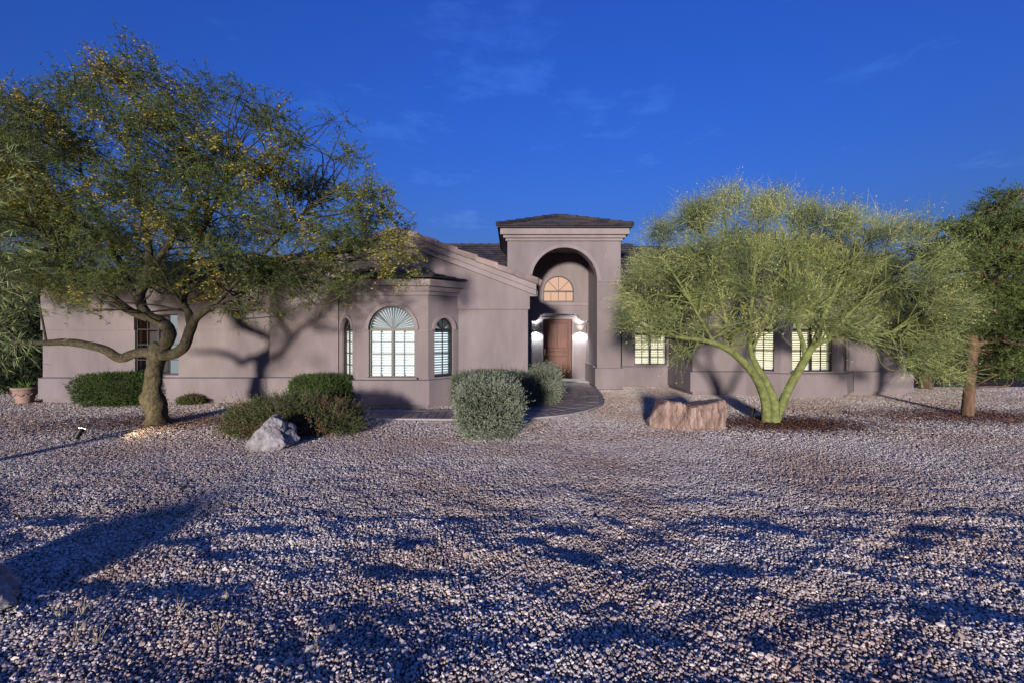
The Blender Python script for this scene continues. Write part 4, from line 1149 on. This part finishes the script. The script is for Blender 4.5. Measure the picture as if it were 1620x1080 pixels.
# ------------------------------------------------------------------ rocks
def rock(name, label, loc, size, planes, seed, m, rough=.05, strata=None, sub=5, sink=.08, rotz=0):
    import bmesh
    bm = bmesh.new(); bmesh.ops.create_icosphere(bm, subdivisions=sub, radius=1)
    rr = random.Random(seed)
    PL = planes or [(Vector((rr.uniform(-1,1), rr.uniform(-1,1), rr.uniform(-.5,1))).normalized(), rr.uniform(.62,.9)) for _ in range(11)]
    sz = Vector(size)
    for v in bm.verts:
        d = v.co.normalized(); k = 1.15
        for n_, o_ in PL:
            q = d.dot(n_)
            if q > 1e-3: k = min(k, o_/q)
        p = d*k
        p += d*(rough*mnoise.fractal(p*2.2+Vector((seed,0,0)), 1, 2, 5))
        if strata:
            sdir, freq, amp = strata
            p += d*amp*(mnoise.noise(Vector((p.dot(sdir)*freq, seed, 0)))*(.6+.8*mnoise.noise(p*1.3)))
        v.co = Vector((p.x*sz.x, p.y*sz.y, p.z*sz.z))
    me = bpy.data.meshes.new(name); bm.to_mesh(me); bm.free()
    zmin = min(v.co.z for v in me.vertices)
    for v in me.vertices: v.co.z -= zmin + sink
    o = link_mesh(name, me, m, None, False, loc); o.rotation_euler = (0,0,rotz)
    tag(o, label, 'rock'); return o
def rock_mat(name, ca, cb, cc, sc, stripes=None):
    m = mat(name, ca, .9, .15); n = m.node_tree; b = n.nodes['Principled BSDF']; t = [x for x in n.nodes if x.type == 'TEX_COORD'][0]
    z = n.nodes.new('ShaderNodeTexNoise'); z.inputs['Scale'].default_value = sc; z.inputs['Detail'].default_value = 9; z.inputs['Roughness'].default_value = .7
    rr_ = n.nodes.new('ShaderNodeValToRGB'); rr_.color_ramp.elements[0].position = .34; rr_.color_ramp.elements[0].color = (*ca,1); rr_.color_ramp.elements[1].position = .66; rr_.color_ramp.elements[1].color = (*cc,1)
    e = rr_.color_ramp.elements.new(.5); e.color = (*cb,1)
    if stripes:
        mp_ = n.nodes.new('ShaderNodeMapping'); mp_.inputs['Rotation'].default_value = (0, R(stripes), 0); mp_.inputs['Scale'].default_value = (2.6, .35, .5)
        n.links.new(t.outputs['Object'], mp_.inputs[0]); n.links.new(mp_.outputs[0], z.inputs['Vector'])
    else: n.links.new(t.outputs['Object'], z.inputs['Vector'])
    n.links.new(z.outputs['Fac'], rr_.inputs[0]); n.links.new(rr_.outputs[0], b.inputs['Base Color'])
    z2 = n.nodes.new('ShaderNodeTexNoise'); z2.inputs['Scale'].default_value = 22; z2.inputs['Detail'].default_value = 8
    bp2 = n.nodes.new('ShaderNodeBump'); bp2.inputs['Strength'].default_value = .7; bp2.inputs['Distance'].default_value = .03
    n.links.new(t.outputs['Object'], z2.inputs['Vector']); n.links.new(z2.outputs['Fac'], bp2.inputs['Height']); n.links.new(bp2.outputs[0], b.inputs['Normal'])
    return m
V3 = Vector
def sandstone(loc):
    tp = [(-.74,.20),(-.70,.32),(-.60,.50),(-.42,.575),(-.18,.555),(.0,.47),(.10,.475),(.30,.52),(.55,.555),(.74,.60),(.765,.56)]
    xs = np.linspace(-.735, .76, 96); vs_, fs_ = [], []; nsec = 40
    for i_, x in enumerate(xs):
        T = float(np.interp(x, [p[0] for p in tp], [p[1] for p in tp]))
        front = float(np.interp(x, [-.74,-.6,-.2,.15,.6,.76], [-.10,-.24,-.40,-.42,-.36,-.30])); back = float(np.interp(x, [-.74,-.5,.5,.76], [.15,.42,.45,.30]))
        sec = [(front-.02,-.10),(front,.02),(front+.05,T*.96),(front+.10,T),(back-.12,T*.93),(back,T*.6),(back+.03,-.10)]
        L_s = np.concatenate([[0], np.cumsum([math.dist(sec[k], sec[k+1]) for k in range(6)])]); tt = np.linspace(0, L_s[-1], nsec)
        ys = np.interp(tt, L_s, [q[0] for q in sec]); zs = np.interp(tt, L_s, [q[1] for q in sec])
        for y, z in zip(ys, zs):
            p = V3((x, y, z)); st_ = x*.86 - z*.50
            w = max(0.0, min(1.0, (.10-st_)/.18))
            rid = (mnoise.noise(V3((st_*17, z*.8, 2))) + .6*mnoise.noise(V3((st_*41, z*1.5, 5))))*.050*w
            blk = mnoise.cell(V3((x*3.1+z*.6, z*2.4, 1.0)))*.030*(1-w) + .030*mnoise.fractal(p*4.5, 1, 2, 4)
            xo = x + .03*mnoise.noise(V3((z*5, y*4, 9))) + (.05*(z-.3) if x > .6 else .12*(z-.15) if x < -.5 else 0)
            vs_.append((xo, y - rid - blk, z + (rid*.5+.015*mnoise.noise(p*7) if z > .25 else 0)))
    for i_ in range(len(xs)-1):
        for k in range(nsec-1): a_ = i_*nsec+k; fs_.append((a_, a_+nsec, a_+nsec+1, a_+1))
    fs_.append(tuple(range(nsec))[::1]); fs_.append(tuple(range((len(xs)-1)*nsec, len(xs)*nsec))[::-1])
    me = bpy.data.meshes.new('sandstone_boulder'); me.from_pydata(vs_, [], fs_); me.update()
    o = link_mesh('sandstone_boulder', me, rock_mat('sandstone', (.10,.06,.05), (.26,.175,.14), (.45,.35,.29), 5.0, 30), None, False, loc)
    tag(o, 'long banded pink sandstone boulder beside the lime green tree', 'rock')
b = gp(1094, 680); sandstone((b[0], b[1]+.40, 0))
b = gp(421, 712)
rock('white_rock', 'white jagged rock in front of the reddish spreading shrub', (b[0]-.02, b[1]+.2, 0), (.37,.32,.35),
     [(V3((0,-1,.35)).normalized(),.72),(V3((-1,-.2,.85)).normalized(),.55),(V3((1,-.2,.45)).normalized(),.78),(V3((.1,.1,1)).normalized(),.86),(V3((.55,-.7,.6)).normalized(),.74),(V3((-.4,-.9,.2)).normalized(),.74),(V3((0,1,.3)).normalized(),.8),(V3((.6,.2,1)).normalized(),.80),(V3((0,0,-1)),.8)],
     9, rock_mat('white_quartz', (.12,.11,.115), (.25,.23,.235), (.40,.37,.375), 5), .16, None, 5)
rock('boulder', 'rounded grey boulder cut off by the left edge of the foreground', (-4.08, 3.24, 0), (.50,.38,.135), None, 4, rock_mat('granite', (.15,.135,.125), (.27,.245,.225), (.45,.41,.37), 9), .10, None, 5, .03)

# ------------------------------------------------------------------ pot with plant
b = gp(44, 636); b = (b[0], 12.9, 0)
pot = empty('flower_pot', b, 'terracotta flower pot with swag relief at the left house corner', 'pot')
mb = MB()
prof_ = [(.0,.0),(.17,.0),(.19,.03),(.18,.05),(.25,.34),(.255,.37),(.29,.385),(.30,.42),(.29,.45),(.26,.45),(.25,.40),(0,.40)]
ns = 24
for rr, zz in prof_:
    for j in range(ns): a = 2*math.pi*j/ns; mb.v.append((b[0]+rr*math.cos(a), b[1]+rr*math.sin(a), zz))
for k in range(len(prof_)-1):
    for j in range(ns): a_, b_ = k*ns+j, k*ns+(j+1)%ns; mb.f.append((a_, b_, b_+ns, a_+ns))
M_TER = mat('terracotta', (.30,.20,.16), .85, .2, var=.2, vscale=8, bump=.3)
mb.obj('bowl', M_TER, pot, smooth=True)
for k in range(8):
    a0 = 2*math.pi*k/8; pts = [(b[0]+.235*math.cos(a0+t*.78), b[1]+.235*math.sin(a0+t*.78), .29-.07*math.sin(math.pi*t)) for t in np.linspace(0,1,7)]
    sw = MB(); tube_into(sw, pts, [.018]*7, 6); sw.obj('swag', M_TER, pot, smooth=True)
nL = 90; Pp = np.tile(np.array([b[0], b[1], .40]), (nL,1)) + r.normal(size=(nL,3))*np.array([.07,.07,.01]); Dp = unit(r.normal(size=(nL,3))*np.array([.6,.6,.2])+np.array([0,0,.8]))
leaf_obj('plant', leaf_quads(Pp, Dp, r.uniform(.15,.3,nL), .03, r), M_GRN, pot, pot, r)

# ------------------------------------------------------------------ lamps the photograph shows lit
M_BLK = mat('black_metal', (.012,.012,.013), .5, .4)
def spot(name, loc, target, energy, size, col, blend=.5, radius=.03):
    d = bpy.data.lights.new(name, 'SPOT'); d.energy = energy; d.spot_size = R(size); d.spot_blend = .12 if size > 165 else blend; d.color = col; d.shadow_soft_size = radius
    o = bpy.data.objects.new(name, d); C.objects.link(o); o.location = loc
    o.rotation_euler = (Vector(target)-Vector(loc)).to_track_quat('-Z','Y').to_euler(); return o
def uplight(label, base, target, energy, size, col):
    base = Vector(base); root = empty('garden_spotlight', base, label, 'lamp', 'low voltage garden spotlights')
    mb = MB(); tube_into(mb, [base+Vector((0,0,-.05)), base+Vector((0,0,.09))], [.012,.012], 8); mb.obj('stake', M_BLK, root)
    d = (Vector(target)-base).normalized(); c = base+Vector((0,0,.13))
    mb = MB(); tube_into(mb, [c-d*.09, c-d*.07, c+d*.07, c+d*.11], [.03,.05,.055,.06], 14)
    mb.f.pop(); mb.obj('hood', M_BLK, root)
    mb = MB(); tube_into(mb, [c+d*.05, c+d*.062], [.05,.05], 14); mb.obj('lens', emit_mat('lens_glow', col, 6), root)
    sp_ = spot('spotlight', c+d*.115, c+d*3, energy, size, col); sp_.parent = root; sp_.location = c+d*.115-base
    return root
b = gp(124, 697)
uplight('small black garden spotlight on the gravel aimed at the crooked trunk', (b[0], b[1], gz1(b[0],b[1])), (b[0]+.42, b[1]+.25, 1.0), 110, 176, (1,.80,.50))
b = gp(1190, 660)
uplight('tiny garden spotlight at the foot of the lime green tree', (b[0], b[1], gz1(b[0],b[1])), (b[0]+.5, b[1]-.6, 3.2), 90, 100, (1,.93,.62))
def sconce(x, label):
    z = 2.16; root = empty('wall_sconce', (x, DWY, z), label, 'lamp', 'wall sconces beside the front door')
    mb = MB(); n1 = 14
    prof2 = [(.02,-.09),(.07,-.07),(.11,-.02),(.125,.04),(.13,.09)]
    for rr, zz in prof2:
        for j in range(n1+1): a = math.pi+math.pi*j/n1; mb.v.append((x+rr*1.25*math.cos(a), DWY-.003+rr*math.sin(a), z+zz))
    for k in range(len(prof2)-1):
        for j in range(n1): a_ = k*(n1+1)+j; mb.f.append((a_, a_+1, a_+n1+2, a_+n1+1))
    mb.obj('shade', mat('plaster_shade', (.6,.57,.52), .8), root)
    mb = MB(); mb.box(x-.03,x+.03,DWY-.075,DWY-.025,z+.02,z+.07); mb.obj('bulb', M_BULB, root)
    for dz, tgt, e, sz_ in ((.12, (x, DWY-.10, z+2), 22, 150), (-.12, (x, DWY-.02, z-2), 60, 140)):
        s_o = spot('sconce_light', (x, DWY-.17, z+dz), tgt, e, sz_, (.86,.95,1.0), .6, .04); s_o.parent = root; s_o.location = (0, -.17, dz)
sconce(.97, 'bowl wall sconce left of the wooden front door'); sconce(2.82, 'bowl wall sconce right of the wooden front door')

# ------------------------------------------------------------------ litter and weeds
def litter(name, label, cx, cy, rx, ry, n, col):
    x = cx + r.normal(size=n)*rx; y = cy + r.normal(size=n)*ry
    z = gz(x, y) + r.uniform(.018, .032, n)
    D = unit(np.stack([r.normal(size=n), r.normal(size=n), r.normal(size=n)*.2], -1))
    P = np.stack([x,y,z], -1)
    V = leaf_quads(P, D, r.uniform(.03,.07,n), r.uniform(.012,.025,n), r)
    root = empty('dummy', (0,0,0)); o = leaf_obj(name, V, leaf_mat(name+'_m', *col, trans=.05), None, root, r)
    bpy.data.objects.remove(root); tag(o, label, 'leaf litter', kind='stuff'); return o
b = gp(1250, 675); litter('leaf_litter', 'brown fallen leaf litter under the lime green tree', b[0]+.15, b[1]+.25, .85, .42, 5200, ((.05,.022,.014),(.17,.08,.05)))
b = gp(1535, 660); litter('leaf_litter', 'brown fallen leaf litter round the brown trunk', b[0], b[1]+.1, 1.5, .6, 4200, ((.06,.025,.014),(.20,.085,.05)))
b = gp(225, 672); litter('leaf_litter', 'brown fallen leaf litter round the crooked trunk', b[0], b[1]+.2, 1.3, .6, 3200, ((.06,.03,.016),(.18,.09,.05)))
M_DRY = leaf_mat('dry_grass', (.33,.27,.17), (.55,.46,.32), trans=.2)
for k, (px, py, hh, lb) in enumerate([(100,978,.10,'dry straw weed nearest the grey boulder'),(128,975,.11,'tall dry straw weed just right of the one nearest the boulder'),(122,1016,.12,'branching dry straw weed closest to the lower left corner'),(152,1022,.10,'short forked dry straw weed beside the branching one'),(286,972,.11,'dry straw weed standing alone right of the boulder weeds'),(345,1003,.09,'pale green weed sprig in the lower left gravel'),(500,1028,.10,'pale green weed sprig furthest right in the lower gravel'),(360,945,.07,'tiny dry straw weed highest up the lower left gravel')]):
    b = gp(px, py); z0 = gz1(b[0], b[1]); root = empty('dry_weed', (b[0], b[1], z0), lb, 'weed', 'dry weeds in the foreground gravel')
    nb = 9; P = np.tile(np.array([b[0],b[1],z0]), (nb,1)) + r.normal(size=(nb,3))*np.array([.012,.012,0]); D = unit(r.normal(size=(nb,3))*np.array([.35,.35,.1])+np.array([0,0,1]))
    V1 = ribbons(P, P+D*hh*.6, .005, .004, r); D2 = unit(D+.25*r.normal(size=D.shape)); V2 = ribbons(P+D*hh*.6, P+D*hh*.6+D2*hh*.6, .004, .0015, r)
    leaf_obj('blade', np.concatenate([V1, V2]), M_DRY, root, root, r)
